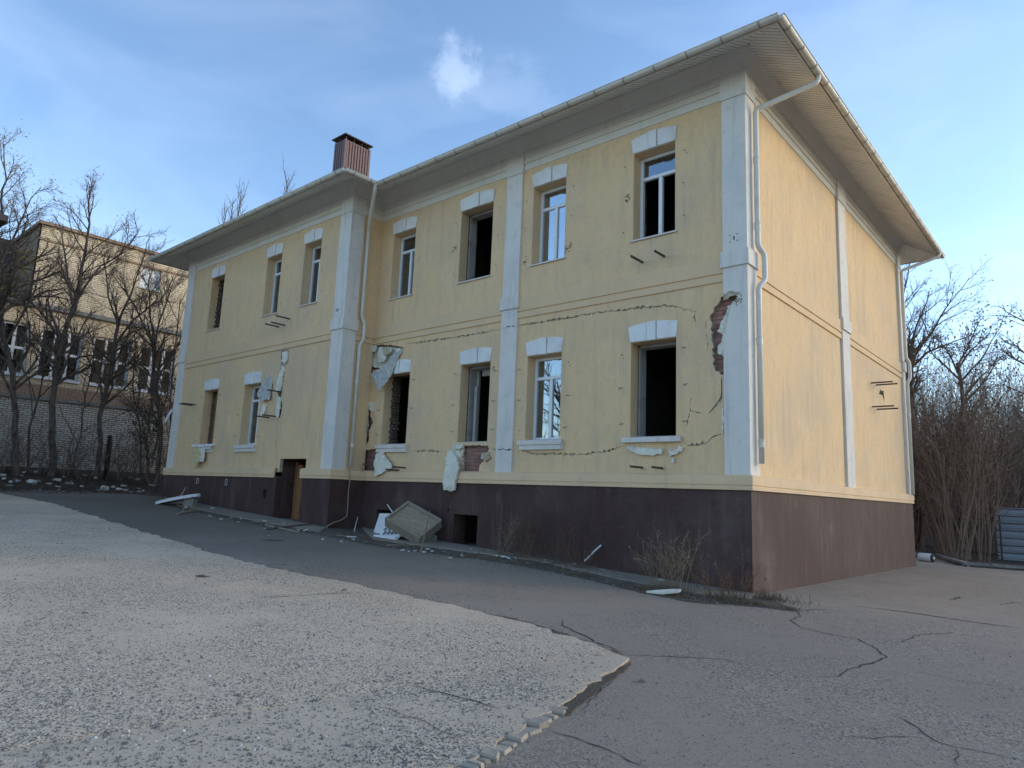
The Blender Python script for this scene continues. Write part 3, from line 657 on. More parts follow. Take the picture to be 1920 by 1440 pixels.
# mortar faces and separate bricks where the render has come off
BR = MB().bevbox(-.122,.122,0,.05,-.0325,.0325,.006).mesh('brick', [M['brick']])
rng = random.Random(12)
def bricks(poly, y, proud=.012):
    xs = [p[0] for p in poly]; zs = [p[1] for p in poly]; z = min(zs)-.06; r_ = 0
    mbm = MB(); skin(mbm, poly, [], lambda u,v,d: (u, y-.003+d, v), .002); wpart('mortar_bed', mbm, M['mortar'], HB)
    while z < max(zs)+.06:
        x = min(xs)-.3+(r_ % 2)*.127
        while x < max(xs)+.3:
            c = (x, z)
            if any(inpoly(q, poly) for q in (c, (x-.09,z), (x+.09,z), (x,z+.03), (x,z-.03))):
                o = bpy.data.objects.new('brick', BR); col.objects.link(o); o.parent = HB; of = OFF[HB.name]
                o.location = (of[0]+x, of[1]+y-proud-rng.uniform(0,.012), of[2]+z); o.rotation_euler = (rng.uniform(-.03,.03), rng.uniform(-.02,.02), rng.uniform(-.03,.03))
            x += .254
        z += .077; r_ += 1
YC = YM+.10
bricks(H_right, YC); bricks(H_lo, YC); bricks(H_L2, YC); bricks(H_ul, YC); bricks(H_v, YC)
# reveals
for nm, a, b, c, d, wg, kd in WINS:
    y0 = (YW if wg else YM)+.002; y1 = y0+.25; t = .014; mb = MB()
    mb.box(a, a+t, y0, y1, c, d); mb.box(b-t, b, y0, y1, c, d); mb.box(a+t, b-t, y0, y1, d-t, d)
    wpart('reveal', mb, M['stucco'], HB)
    mb = MB(); mb.box(a+t, b-t, y0+.02, y1+.20, c-.0, c+.012); wpart('sill_board', mb, M['pale'], HB)
# window frames
def frame(nm, a, b, c, d, y, kd):
    g = {'frame_sky': 'glass_hi', 'frame_tree': 'glass_mid'}.get(kd, 'glass')
    a += .014; b -= .014; c += .012; d -= .014
    w_ = .062; zt = d-.44; xm = (a+b)/2; mb = MB(); y1 = y+.065
    mb.bevbox(a, a+w_, y, y1, c, d, .006); mb.bevbox(b-w_, b, y, y1, c, d, .006); mb.bevbox(a+w_, b-w_, y, y1, d-w_, d, .006); mb.bevbox(a+w_, b-w_, y, y1, c, c+w_, .006)
    mb.bevbox(a+w_, b-w_, y-.004, y1, zt-w_*.55, zt+w_*.55, .006); mb.bevbox(xm-w_*.6, xm+w_*.6, y-.004, y1, c+w_, zt-w_*.55, .006)
    fr = wpart('window', mb, M['pvc'], HB)
    panes = [(a+w_,b-w_,zt+w_*.55,d-w_), (a+w_,xm-w_*.6,c+w_,zt-w_*.55), (xm+w_*.6,b-w_,c+w_,zt-w_*.55)]
    for p in panes:
        if kd == 'frame_open' and p is not panes[0]: continue
        m2 = MB(); m2.box(p[0]-.008, p[1]+.008, y+.028, y+.036, p[2]-.008, p[3]+.008)
        o = bpy.data.objects.new('pane', m2.mesh('pane', [M[g]])); col.objects.link(o); o.parent = fr
for nm, a, b, c, d, wg, kd in WINS:
    y0 = YW if wg else YM
    if kd.startswith('frame'): frame(nm, a, b, c, d, y0+.255, kd)
    if kd in ('empty', 'empty_post', 'rubble'):      # rough inner jamb of old mortar and paler plaster
        mb = MB(); t = .02
        if kd != 'rubble': mb.box(a, a+.035, y0+.30, y0+.52, c, d-.03); mb.box(a+.035, b, y0+.30, y0+.52, d-.06, d-.0)
        else: mb.box(a, a+.03, y0+.27, y0+.42, c, c+.3)
        wpart('plaster_jamb', mb, M['pale'] if kd != 'rubble' else M['jamb'], HB)
    if kd == 'empty_post':
        mb = MB(); mb.box(a+.12, a+.20, y0+.36, y0+.44, c, c+1.3); mb.box(a+.03, a+.11, y0+.50, y0+.56, c, d); mb.box(a+.2,b,y0+.5,y0+.56,d-.2,d-.04); wpart('door_post', mb, M['pale'], HB)
    if kd == 'rubble':
        rg = random.Random(int(a*100)); BRJ = MB().bevbox(-.06,.06,-.11,.11,-.032,.032,.006).mesh('brick',[M['jamb']])
        for i in range(22):
            o = bpy.data.objects.new('brick', BRJ); col.objects.link(o); o.parent = HB; of = OFF[HB.name]
            o.location = (of[0]+a+rg.uniform(-.02,.035), of[1]+y0+.33+(i%2)*.05+rg.uniform(-.03,.03), of[2]+c+.04+i*.077); o.rotation_euler = (0,0,rg.uniform(-.15,.15))
    if kd == 'wood':
        mb = MB(); 
        for i in range(3): mb.bevbox(a+.07+i*.2, a+.26+i*.2, y0+.33+.006*i, y0+.36+.006*i, c, d-.03, .004)
        wpart('wooden_board', mb, M['wood'], HB)
        mb = MB(); mb.box(a+.0,a+.06,y0+.27,y0+.36,c,d-.05); wpart('plaster_jamb', mb, M['jamb'], HB)
    if kd == 'frame_brick':
        o = bricksback = MB(); rg = random.Random(3)
        for r_ in range(23):
            x = a-.1+(r_%2)*.127
            while x < b+.2:
                o.bevbox(max(a-.05,x), min(b+.05,x+.244), y0+.42+rg.uniform(0,.015), y0+.5, c+r_*.077, c+r_*.077+.066, .006) if min(b+.05,x+.244)-max(a-.05,x) > .03 else None
                x += .254
        wpart('bricked_up_backing', o, M['brick'], HB)
# head stones over every window
for nm, a, b, c, d, wg, kd in WINS:
    y0 = YW if wg else YM; w_ = b-a; f = 1/(1+.0); zt = d+.30
    xs = [0, .39, .58, 1]
    tops = lambda u: (a-.045)+(w_+.075)*u; bots = lambda u: a+w_*u
    arch = lambda u: d+.285+.055*(1-abs(2*u-1)**2)
    for k in range(3):
        u0, u1 = xs[k], xs[k+1]; g_ = .005; pr = .055 if k == 1 else .03; low = d-.004 if k != 1 else d-.016
        x0b, x1b, x0t, x1t = bots(u0)+g_, bots(u1)-g_, tops(u0)+g_, tops(u1)-g_
        mb = MB()
        pts = [(x0b,low),(x1b,low),(x1t,arch(u1)),( (x0t+x1t)/2,arch((u0+u1)/2)),(x0t,arch(u0))]
        n5 = 5; cx = sum(p[0] for p in pts)/5; cz = sum(p[1] for p in pts)/5; bv = lambda p: (cx+(p[0]-cx)*(1-.008/(abs(p[0]-cx)+.01)), cz+(p[1]-cz)*(1-.008/(abs(p[1]-cz)+.02)))
        vv = [(x,y0+.01,z) for x,z in pts]+[(x,y0-pr+.008,z) for x,z in pts]+[(bv(p)[0],y0-pr,bv(p)[1]) for p in pts]
        fs = [(i,(i+1)%5,5+(i+1)%5,5+i) for i in range(5)]+[(5+i,5+(i+1)%5,10+(i+1)%5,10+i) for i in range(5)]+[(10,11,12,13,14)]
        mb.add(vv, fs); wpart('head_stone', mb, M['stone'], HB)
    # sills
    if c > 3:
        mb = MB(); mb.prism([(a-.03,y0-.035,c-.02),(a-.03,y0+.25,c+.014),(a-.03,y0+.25,c+.006),(a-.03,y0-.032,c-.028)], (w_+.06,0,0)); mb.box(a-.03,b+.03,y0-.036,y0-.032,c-.045,c-.02)
        wpart('window_sill', mb, M['flash'], HB)
    elif nm not in ('L2',):
        mb = MB(); e = .11; yb = y0+.02
        prof = [(0,c+.012),(-.03,c+.0),(-.105,c-.018),(-.105,c-.05),(-.10,c-.098),(-.07,c-.105),(-.07,c-.195),(0,c-.2)]
        if nm == 'L4': prof = prof[:5]+[(0,c-.105)]
        if nm == 'V1': prof = prof[:5]+[(-.05,c-.105),(-.05,c-.19),(0,c-.2)]
        n_ = len(prof); xa, xb = a-e, b+e
        def ex(o_): return .03 if o_ > -.08 else 0
        vv = [(xa+ex(o_),y0+o_ if o_ else yb,z) for o_,z in prof]+[(xb-ex(o_),y0+o_ if o_ else yb,z) for o_,z in prof]
        mb.add(vv, [tuple(range(n_)), tuple(range(n_,2*n_))[::-1]]+[(i,(i+1)%n_,n_+(i+1)%n_,n_+i) for i in range(n_)])
        wpart('window_sill', mb, M['white'], HB)
# plinth
def hp(poly): return poly
PY, PWY = -.012, -.976
mb = MB(); skin(mb, rect(XW+.012, .012, -2.35, -.2), [rect(-6.62,-5.9,-1.62,-.917), rect(-9.29,-8.7,-1.45,-.93), crack_poly(FX([(845,923),(844,940),(841,952),(843,965),(842,978)],-.012), .035, 120)], lambda u,v,d: (u, PY+d, v), .38, skip=(XW+.012,.012))
skin(mb, rect(XL-.012, XW+.012, -2.2, -.2), [rect(DX0,DX1,-2.1,-.1), rect(-12.95,-12.80,-.80,-.57)], lambda u,v,d: (u, PWY+d, v), .45, skip=(XL-.012,XW+.012))
mb.add([(XW+.012,PWY,-2.3),(XW+.012,PY,-2.3),(XW+.012,PY,-.2),(XW+.012,PWY,-.2)], [(0,1,2,3)])
mb.add([(.012,PY,-2.35),(.012,YF+.012,-2.35),(.012,YF+.012,-.2),(.012,PY,-.2)], [(0,1,2,3)])
mb.add([(XL-.012,PWY,-2.3),(XL-.012,YF+.012,-2.3),(XL-.012,YF+.012,-.2),(XL-.012,PWY,-.2)], [(0,1,2,3)])
mb.add([(XL-.012,YF+.012,-2.3),(.012,YF+.012,-2.3),(.012,YF+.012,-.2),(XL-.012,YF+.012,-.2)], [(0,1,2,3)])
wpart('plinth', mb, M['plinth'], HB)
# basement behind the small openings, door recess and leaf
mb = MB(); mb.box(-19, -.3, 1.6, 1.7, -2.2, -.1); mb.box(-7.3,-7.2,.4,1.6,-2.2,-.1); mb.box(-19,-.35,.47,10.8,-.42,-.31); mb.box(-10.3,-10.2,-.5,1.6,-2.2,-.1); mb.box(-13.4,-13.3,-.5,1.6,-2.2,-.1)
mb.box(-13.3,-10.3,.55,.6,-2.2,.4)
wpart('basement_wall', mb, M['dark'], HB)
mb = MB(); mb.box(DX0-.02, DX0+.002, YW+.1, YW+.55, -2.1, DZ1); mb.box(DX0,DX1,YW+.1,YW+.55,DZ1-.01,DZ1+.1); wpart('door_reveal', mb, M['plinth'], HB)
mb = MB()
for i in range(3): mb.bevbox(DX0+.10+i*.245, DX0+.34+i*.245, YW+.47+.008*i, YW+.52+.008*i, -1.62, .12-.1*i, .004)
mb.bevbox(DX0+.02, DX0+.10, YW+.46, YW+.56, -1.62, .2, .004)
dr = wpart('door', mb, M['wood'], HB, label='splintered orange-brown wooden basement door')
mb = MB(); mb.tube([(DX0+.72,YW+.48,-.55),(DX0+.72,YW+.42,-.55),(DX0+.6,YW+.42,-.55)], .012, 6); o = bpy.data.objects.new('handle', mb.mesh('handle',[M['iron']])); col.objects.link(o); o.parent = dr
# ledge above the plinth (interrupted at the door), string course and frieze
LED = [(.0,.0),(.052,-.022),(.055,-.165),(.038,-.17),(.038,-.19),(.052,-.196),(.050,-.245),(.0,-.25)]
def cutpath(path, x0, x1):   # path on the wing front split at the doorway
    return [path[0], path[1], (x0, path[1][1])], [(x1, path[1][1])]+path[2:]
pa, pb = cutpath(P_OUT, -12.445, -11.205)
mb = MB(); molding(mb, pa, LED, 0, True); molding(mb, pb, LED, 0, True)
# top slope back to wall
molding(mb, pa, [(-.06,.012),(.0,.0)]); molding(mb, pb, [(-.06,.012),(.0,.0)])
wpart('ledge', mb, M['ledge'], HB)
mb = MB(); molding(mb, WALL, [(-.005,3.705),(.036,3.69),(.036,3.412),(.012,3.408),(.012,3.378),(.032,3.372),(.032,3.262),(-.005,3.256)]); wpart('string_course', mb, M['stucco_band'], HB)
mb = MB(); molding(mb, WALL, [(-.005,6.612),(.022,6.62),(.022,6.755),(.010,6.76),(.010,6.775),(.034,6.78),(.034,6.843),(.020,6.85),(.020,6.905),(.046,6.912),(.046,7.045),(-.005,7.05)]); wpart('frieze', mb, M['frieze'], HB)
mb = MB(); molding(mb, P_OUT, [(-.05,7.042),(.012,7.048),(.03,7.16),(.07,7.28),(.125,7.37)]); wpart('cove', mb, M['frieze'], HB)
# pilasters
def pil(mb, x0, x1, yf, z0, z1, yb, notch=None):
    outl = notch or rect(x0, x1, z0, z1)
    skin(mb, outl, [], lambda u,v,d: (u, yf+d, v), yb-yf)
def cap_front(x0, x1, y0, y1, mbc):
    for (za, zb, e) in ((3.485,3.764,.035),(6.567,7.046,.022)):
        mbc.box(x0-e, x1+e, y0-e, y1+e, za, zb)
    mbc.box(x0-.012, x1+.012, y0-.012, y1+.012, 3.42, 3.485)
# corner pilaster (front leaf is broken on its left edge)
N_ = FX([(1354.5,668),(1357,655),(1358,640),(1362,612),(1366,592),(1372,570),(1383,562),(1380,552),(1354.5,551)], 0.)
xl = -.429
notch = [(xl,.0),(0,.0),(0,7.0),(xl,7.0)]+[(max(xl,p[0]),p[1]) for p in N_[::-1]]
# pilaster outline going round: notch listed from the top down
mb = MB(); skin(mb, notch, [], lambda u,v,d: (u, d, v), .06, 0, 1, skip=(0,))
skin(mb, rect(0,.40,0,7.0), [], lambda u,v,d: (0-d, u, v), .06, skip=(0,))
p1_ = wpart('pilaster', mb, [M['white'], M['foam']], HB)
for (za, zb, e) in ((3.485,3.764,.035),(6.567,7.046,.022)):
    cp = MB(); cp.prism([(xl-e,-e,za),(e,-e,za),(e,.40+e,za),(-.06,.40+e,za),(-.06,.06,za),(xl-e,.06,za)], (0,0,zb-za))
    o = bpy.data.objects.new('capital', cp.mesh('capital',[M['white']])); col.objects.link(o); o.parent = p1_
def simple_pil(x0, x1, y0, y1):
    mb = MB(); mb.box(x0, x1, y0, y1, 0, 7.0); p = wpart('pilaster', mb, M['white'], HB)
    for (za, zb, e) in ((3.485,3.764,.035),(6.567,7.046,.022)):
        cp = MB().box(x0-e, x1+e, y0-e, y1+e, za, zb); o = bpy.data.objects.new('capital', cp.mesh('capital',[M['white']])); col.objects.link(o); o.parent = p
    return p
simple_pil(-5.476, -5.025, 0, .06)                     # middle of the main front
simple_pil(-.06, .0, 5.295, 5.857)                     # middle of the side wall
simple_pil(-.44, .0, YF-.32, YF)                       # rear corner
simple_pil(-10.402, XW, YWP, -.572)                    # wing corner
simple_pil(XL, -18.74, YWP, -.5)                       # wing far corner
# sloped boarded soffit: wall line at 7.37 down to the gutter line at 7.0
SO0, SO1, SZ0, SZ1, EV = .12, .885, 7.372, 7.0, .885
mb = MB()
def soffit_run(a, b, ia, ib):
    # boards across the overhang between wall points a,b ; ia/ib: mitre sign at each end (+1 outer, -1 inner)
    t = np.array([b[0]-a[0], b[1]-a[1]]); Lr = np.linalg.norm(t); t = t/Lr; nrm = np.array([t[1], -t[0]])
    s = -(EV if ia > 0 else 0); e_ = Lr+(EV if ib > 0 else 0); bw = .1
    while s < e_:
        s1 = min(s+bw-.012, e_); 
        for (q0, q1, dz_) in ((s, s1, 0), (s1, min(s+bw, e_), .010)):
            pts = []
            for q in (q0, q1):
                lo, hi = SO0, SO1
                if q < 0 and ia > 0: lo = max(lo, -q)
                if q > Lr and ib > 0: lo = max(lo, q-Lr)
                if q < SO1 and ia < 0: hi = max(lo, q)
                if q > Lr-SO1 and ib < 0: hi = max(lo, Lr-q)
                pts.append((q, lo, hi))
            z = lambda o_: SZ0+(SZ1-SZ0)*(o_-SO0)/(SO1-SO0)+dz_
            A = np.array(a); P4 = [A+t*pts[0][0]+nrm*pts[0][1], A+t*pts[1][0]+nrm*pts[1][1], A+t*pts[1][0]+nrm*pts[1][2], A+t*pts[0][0]+nrm*pts[0][2]]
            zs = [z(pts[0][1]), z(pts[1][1]), z(pts[1][2]), z(pts[0][2])]
            if pts[0][2]-pts[0][1] < .003 and pts[1][2]-pts[1][1] < .003: continue
            mb.add([(p[0],p[1],zz) for p, zz in zip(P4, zs)], [(0,1,2,3)])
        s += bw
soffit_run(P_OUT[1], P_OUT[2], 1, 1); soffit_run(P_OUT[2], P_OUT[3], 1, -1); soffit_run(P_OUT[3], P_OUT[4], -1, 1); soffit_run(P_OUT[4], P_OUT[5], 1, 1); soffit_run(P_OUT[0], P_OUT[1], 1, 1); soffit_run(P_OUT[5], P_OUT[6], 1, 1)
wpart('soffit', mb, M['soffit'], HB, kind='stuff')
mb = MB(); molding(mb, P_OUT, [(SO1-.03,6.99),(SO1+.012,6.985),(SO1+.014,7.12),(SO1-.03,7.125)]); wpart('fascia', mb, M['pipe'], HB)
# roof
RB, SL = 7.105, .44
mb = MB()
def hip(x0, x1, y0, y1, axis_):
    if axis_ == 'x':
        hw = (y1-y0)/2; zr = RB+hw*SL; r0, r1 = (x0+hw, (y0+y1)/2), (x1-hw, (y0+y1)/2)
    c = [(x0,y0),(x1,y0),(x1,y1),(x0,y1)]
    vv = [(a,b,RB) for a,b in c]+[(*r0,zr),(*r1,zr)]
    mb.add(vv, [(0,1,5,4),(1,2,5),(2,3,4,5),(3,0,4)])
E_ = .93
x0, x1, y0 = XL-E_, XW+E_, YWP-E_; hw = (x1-x0)/2; zr = RB+hw*SL; xm = (x0+x1)/2
HW = (YF+2*E_)/2; ZR = RB+HW*SL; ym = YF/2; rl, rr_ = (x0+HW, ym, ZR), (E_-HW, ym, ZR)
mb.add([(x1,-E_,RB),(E_,-E_,RB),rr_,rl,(xm,-E_+hw,zr)], [(0,1,2,3,4)])                 # main front slope up to the valley
mb.add([(E_,-E_,RB),(E_,YF+E_,RB),rr_,(x0,YF+E_,RB),rl], [(0,1,2),(1,3,4,2)])
mb.add([(x0,y0,RB),(x1,y0,RB),(xm,y0+hw,zr)], [(0,1,2)])                               # wing hip
mb.add([(x1,y0,RB),(x1,-E_,RB),(xm,-E_+hw,zr),(xm,y0+hw,zr)], [(0,1,2,3)])
mb.add([(x0,y0,RB),(xm,y0+hw,zr),(xm,-E_+hw,zr),rl,(x0,YF+E_,RB)], [(0,1,2,3,4)])
# tile noses along the eaves
s = -8.8
while s < .95:
    mb.tube([(s,-E_-.0,RB-.004),(s,-E_+.5,RB-.004+.5*SL)], .02, 6); s += .19
rf = wpart('roof', mb, M['roof'], HB)
# brown clad chimney
CX, CY, CW, CDp, CZ0, CZ1 = -12.35, 2.2, .66, 1.04, 8.2, 0
ctop = at(645, 262, 1, CY)
CXc = float(at(645,300,1,CY)[0]); CZ1 = float(ctop[2]-ZO)
mb = MB(); mb.box(CXc-CW, CXc, CY, CY+CDp, 8.0, CZ1)
nrib = 8
for i in range(nrib):
    y_ = CY+.05+(CDp-.1)*i/nrib; mb.bevbox(CXc-.002, CXc+.028, y_+.012, y_+(CDp-.1)/nrib-.03, 8.0, CZ1-.03, .006)
for i in range(5):
    x_ = CXc-CW+.04+(CW-.08)*i/5; mb.bevbox(x_+.012, x_+(CW-.08)/5-.03, CY-.028, CY+.002, 8.0, CZ1-.03, .006)
mb.bevbox(CXc-.05, CXc+.034, CY-.034, CY+.05, 8.0, CZ1, .006); mb.bevbox(CXc-.04, CXc+.034, CY+CDp-.05, CY+CDp+.034, 8.0, CZ1, .006)
ch = bpy.data.objects.new('chimney', mb.mesh('chimney', [M['clad']])); col.objects.link(ch); ch.parent = rf; ch['label'] = 'brown ribbed metal-clad chimney with flat cap'
mb = MB()
for dx in (.0, .33, .64):
    for dy in (.02, .35, .68, 1.0): mb.box(CXc-CW+dx, CXc-CW+dx+.025, CY+dy, CY+dy+.025, CZ1, CZ1+.15)
mb.bevbox(CXc-CW-.08, CXc+.09, CY-.09, CY+CDp+.09, CZ1+.13, CZ1+.18, .01)
# cap sits on the chimney posts
o = bpy.data.objects.new('chimney_cap', mb.mesh('chimney_cap', [M['roof']])); col.objects.link(o); o.parent = rf
# gutters with brackets, and downpipes
GR, GO, GZ = .068, .955, 7.055
def gutter(a, b, name='gutter'):
    t = np.array([b[0]-a[0], b[1]-a[1], 0.]); Lr = np.linalg.norm(t); t = t/Lr; nrm = np.array([t[1], -t[0], 0])
    mb = MB(); k = 9; vv = []
    for P in (np.array([*a, GZ]), np.array([*b, GZ])):
        for r in (GR, GR-.006):
            for j in range(k): an = math.pi+math.pi*j/(k-1); vv.append(P+nrm*r*math.cos(an)+np.array([0,0,r*math.sin(an)]))
    fs = []
    for base in (0, k):
        for j in range(k-1): fs.append((base+j, base+j+1, 2*k+base+j+1, 2*k+base+j))
    fs += [(0,k,3*k,2*k),(k-1,2*k-1,4*k-1,3*k-1)]
    mb.add(vv, fs); mb.add([np.array([*a,GZ])+nrm*GR*math.cos(math.pi+math.pi*j/(k-1))+np.array([0,0,GR*math.sin(math.pi+math.pi*j/(k-1))]) for j in range(k)], [tuple(range(k))])
    mb.add([np.array([*b,GZ])+nrm*GR*math.cos(math.pi+math.pi*j/(k-1))+np.array([0,0,GR*math.sin(math.pi+math.pi*j/(k-1))]) for j in range(k)], [tuple(range(k))])
    # rolled front bead
    mb.tube([np.array([*a,GZ])+nrm*GR, np.array([*b,GZ])+nrm*GR], .011, 6)
    g = wpart(name, mb, M['pipe'], HB, smooth=True)
    # brackets share one mesh
    arc = [nrm*(GR+.007)*math.cos(math.pi+math.pi*j/8)+np.array([0,0,(GR+.007)*math.sin(math.pi+math.pi*j/8)]) for j in range(9)]
    bm_ = MB(); tt = t*.013
    for j in range(8): bm_.add([arc[j]-tt, arc[j+1]-tt, arc[j+1]+tt, arc[j]+tt], [(0,1,2,3)])
    bm_.tube([arc[0], arc[0]-nrm*.06+np.array([0,0,.02])], .008, 4)
    me = bm_.mesh('bracket', [M['joint']]); n_ = max(2, int(Lr/.62))
    for i in range(n_):
        s_ = (i+.5)*Lr/n_; o = bpy.data.objects.new('bracket', me); col.objects.link(o); o.parent = g; o.location = (a[0]+t[0]*s_, a[1]+t[1]*s_, GZ)
gl = miter(P_OUT, GO)
gutter(gl[1], gl[2]); gutter(gl[2], gl[3]); gutter(gl[3], gl[4]); gutter(gl[4], gl[5]); gutter(gl[0], gl[1])
def pipe(path, joints, r=.046):
    mb = MB(); pts = []
    for i, p in enumerate(path):            # round the elbows
        p = np.array(p, float)
        if 0 < i < len(path)-1:
            a, b = np.array(path[i-1], float), np.array(path[i+1], float); d1 = (a-p)/np.linalg.norm(a-p); d2 = (b-p)/np.linalg.norm(b-p)
            rr = min(.07, np.linalg.norm(a-p)*.45, np.linalg.norm(b-p)*.45)
            for s_ in (0,.25,.5,.75,1): q = (1-s_)**2*(p+d1*rr)+2*s_*(1-s_)*p+s_**2*(p+d2*rr); pts.append(q)
        else: pts.append(p)
    mb.tube(pts, r, 12); d = wpart('downpipe', mb, M['pipe'], HB, smooth=True)
    for q in joints:
        m2 = MB(); m2.tube([(q[0],q[1],q[2]-.05),(q[0],q[1],q[2]+.05)], r+.006, 12); m2.tube([(q[0],q[1],q[2]+.055),(q[0],q[1],q[2]+.075)], r+.011, 10)
        o = bpy.data.objects.new('pipe_clamp', m2.mesh('pipe_clamp',[M['pipe'], M['joint']])); col.objects.link(o); o.parent = d
    return d
px_, py_ = .075, .275
pipe([(.955,.92,7.02),(.93,.90,6.87),(px_,py_,6.36),(px_,py_,3.86),(px_+.06,py_+.13,3.74),(px_+.06,py_+.13,3.28),(px_,py_,3.14),(px_,py_,.19)],
     [(px_,py_,5.4),(px_,py_,4.2),(px_,py_,2.2),(px_,py_,.5)])
pipe([(.955,YF+.45,7.02),(.93,YF+.42,6.9),(.08,YF-.22,6.45),(.08,YF-.22,3.86),(.14,YF-.12,3.74),(.14,YF-.12,3.28),(.08,YF-.22,3.14),(.08,YF-.22,.0)], [(.08,YF-.22,5.2),(.08,YF-.22,2.2)])
wy = -.43; wx = XW-.053+.06
pipe([(gl[3][0]+.0,gl[3][1]-.06,7.02),(gl[3][0]-.02,gl[3][1]-.05,6.86),(wx,wy,6.2),(wx,wy,3.86),(wx+.07,wy+.05,3.74),(wx+.07,wy+.05,3.28),(wx,wy,3.14),(wx,wy,.06)], [(wx,wy,5.2),(wx,wy,4.3),(wx,wy,2.2),(wx,wy,.6)])
# floors, ceilings and partitions: the rooms behind the openings
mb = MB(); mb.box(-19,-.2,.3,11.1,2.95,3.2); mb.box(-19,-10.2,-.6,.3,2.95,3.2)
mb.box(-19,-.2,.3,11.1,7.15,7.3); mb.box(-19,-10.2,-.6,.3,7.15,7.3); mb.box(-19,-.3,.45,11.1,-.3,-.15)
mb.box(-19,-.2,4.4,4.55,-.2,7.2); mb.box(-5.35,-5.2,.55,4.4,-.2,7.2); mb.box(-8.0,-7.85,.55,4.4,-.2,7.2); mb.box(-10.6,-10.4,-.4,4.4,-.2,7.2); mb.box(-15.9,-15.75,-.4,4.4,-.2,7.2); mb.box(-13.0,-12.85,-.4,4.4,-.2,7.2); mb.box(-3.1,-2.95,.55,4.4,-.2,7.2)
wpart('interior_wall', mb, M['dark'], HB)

# ---- torn insulation, foam flaps, wires, brackets
def slab(pts3, th, ma, name, nrm=(0,1,0), ragg=.0, seed=0, label=None):
    """pts3: list of (x, out, z') on the front; makes a bent plate of thickness th with a crumpled middle"""
    rg = random.Random(seed); n = len(pts3); P = []
    for i in range(n):
        a = np.array(pts3[i]); b = np.array(pts3[(i+1) % n]); L_ = np.linalg.norm(a-b); k = max(1, int(L_/.04))
        for s_ in range(k): P.append(a+(b-a)*s_/k+np.array([rg.uniform(-1,1)*ragg*1.7, rg.uniform(-1,1)*ragg*.5, rg.uniform(-1,1)*ragg*1.7]))
    V2 = [(p[0], p[2]) for p in P]; c0 = np.mean(P, axis=0)
    ins = []
    xs = [p[0] for p in V2]; zs = [p[1] for p in V2]; st = .08
    x = min(xs)+st/2
    while x < max(xs):
        z = min(zs)+st/2
        while z < max(zs):
            if inpoly((x,z), V2): ins.append((x+rg.uniform(-.02,.02), z+rg.uniform(-.02,.02)))
            z += st
        x += st
    V, F, bd = cdt(V2, (), ins)
    def yo(x, z):
        ws = [(1/((p[0]-x)**2+(p[2]-z)**2+1e-5)**1.2, p[1]) for p in P]; s_ = sum(w_ for w_, _ in ws); return sum(w_*q for w_, q in ws)/s_
    Y_ = [yo(x, z)+rg.uniform(-.014,.014) for x, z in V]; mb = MB(); nn = len(V)
    mb.add([(x, y, z) for (x, z), y in zip(V, Y_)], F, 0); mb.add([(x, y+th, z) for (x, z), y in zip(V, Y_)], [f[::-1] for f in F], 0)
    for i, j in bd:
        mb.add([(V[i][0],Y_[i],V[i][1]),(V[j][0],Y_[j],V[j][1]),(V[j][0],Y_[j]+th,V[j][1]),(V[i][0],Y_[i]+th,V[i][1])], [(0,1,2,3)], 1 if isinstance(ma, list) else 0)
    return wpart(name, mb, ma, HB, label=label)
def S3(L_, y=YM): return [(fx(a,b,y-o_)[0], y-o_, fx(a,b,y-o_)[1]) for a, b, o_ in L_]
FM = [M['mesh'], M['foam']]
# right corner: foam left between brick and pilaster
slab(S3([(1378,562,-.05),(1366,573,-.05),(1358,592,-.05),(1350,612,-.05),(1345,622,-.05),(1353,626,-.05),(1352,640,-.05),(1345,654,-.05),(1346,662,-.05),(1358,668,-.05),(1384,668,-.07),(1388,562,-.07)]), .05, M['foam'], 'insulation_board', ragg=.012, seed=1)
slab(S3([(1352,766,.0),(1356,763,.03),(1357,790,.03),(1356,816,.02),(1353,814,.0)]), .03, M['foam'], 'broken_edge', ragg=.006, seed=2)
slab(S3([(1356,551,.075),(1368,545,.085),(1382,548,.08),(1388,546,.07),(1384,553,.065),(1368,556,.07),(1357,563,.065)]), .02, M['ystub'], 'broken_edge', ragg=.008, seed=3)
# upper left corner of the main front
slab(S3([(682,652,-.03),(697,652,-.04),(715,650,-.03),(752,652,-.03),(742,676,-.03),(728,702,-.03),(712,690,-.03),(698,688,-.03),(690,672,-.03)]), .05, M['foam'], 'insulation_board', ragg=.012, seed=4)
slab(S3([(758,650,.02),(741,676,.10),(735,697,.13),(724,716,.18),(711,733,.24),(704,718,.22),(694,702,.14),(709,694,.12),(722,682,.10),(733,668,.08)]), .035, FM, 'torn_render_flap', ragg=.01, seed=5, label='grey torn render sheet hanging over the window head')
slab(S3([(681,644,.02),(694,646,.03),(706,650,.05),(702,660,.06),(690,662,.05),(680,664,.04)]), .04, M['foam'], 'torn_render_flap', ragg=.012, seed=6)
slab(S3([(683,664,.02),(692,668,.03),(692,690,.06),(690,715,.09),(687,742,.12),(678,746,.12),(681,715,.09),(682,690,.05)]), .03, FM, 'torn_render_flap', ragg=.012, seed=7)
slab(S3([(711,650,.06),(724,652,.07),(722,676,.10),(712,680,.10),(708,668,.08)]), .03, M['foam'], 'torn_render_flap', ragg=.012, seed=8)
slab(S3([(676,742,.0),(690,741,.02),(690,760,.03),(684,770,.03),(678,772,.03)]), .03, M['stucco'], 'torn_render_flap', ragg=.01, seed=9)
slab(S3([(681,735,-.04),(688,740,-.04),(692,765,-.05),(688,790,-.04),(690,815,-.05),(682,830,-.04),(680,800,-.05),(684,770,-.04)]), .04, M['ystub'], 'insulation_board', ragg=.014, seed=59)
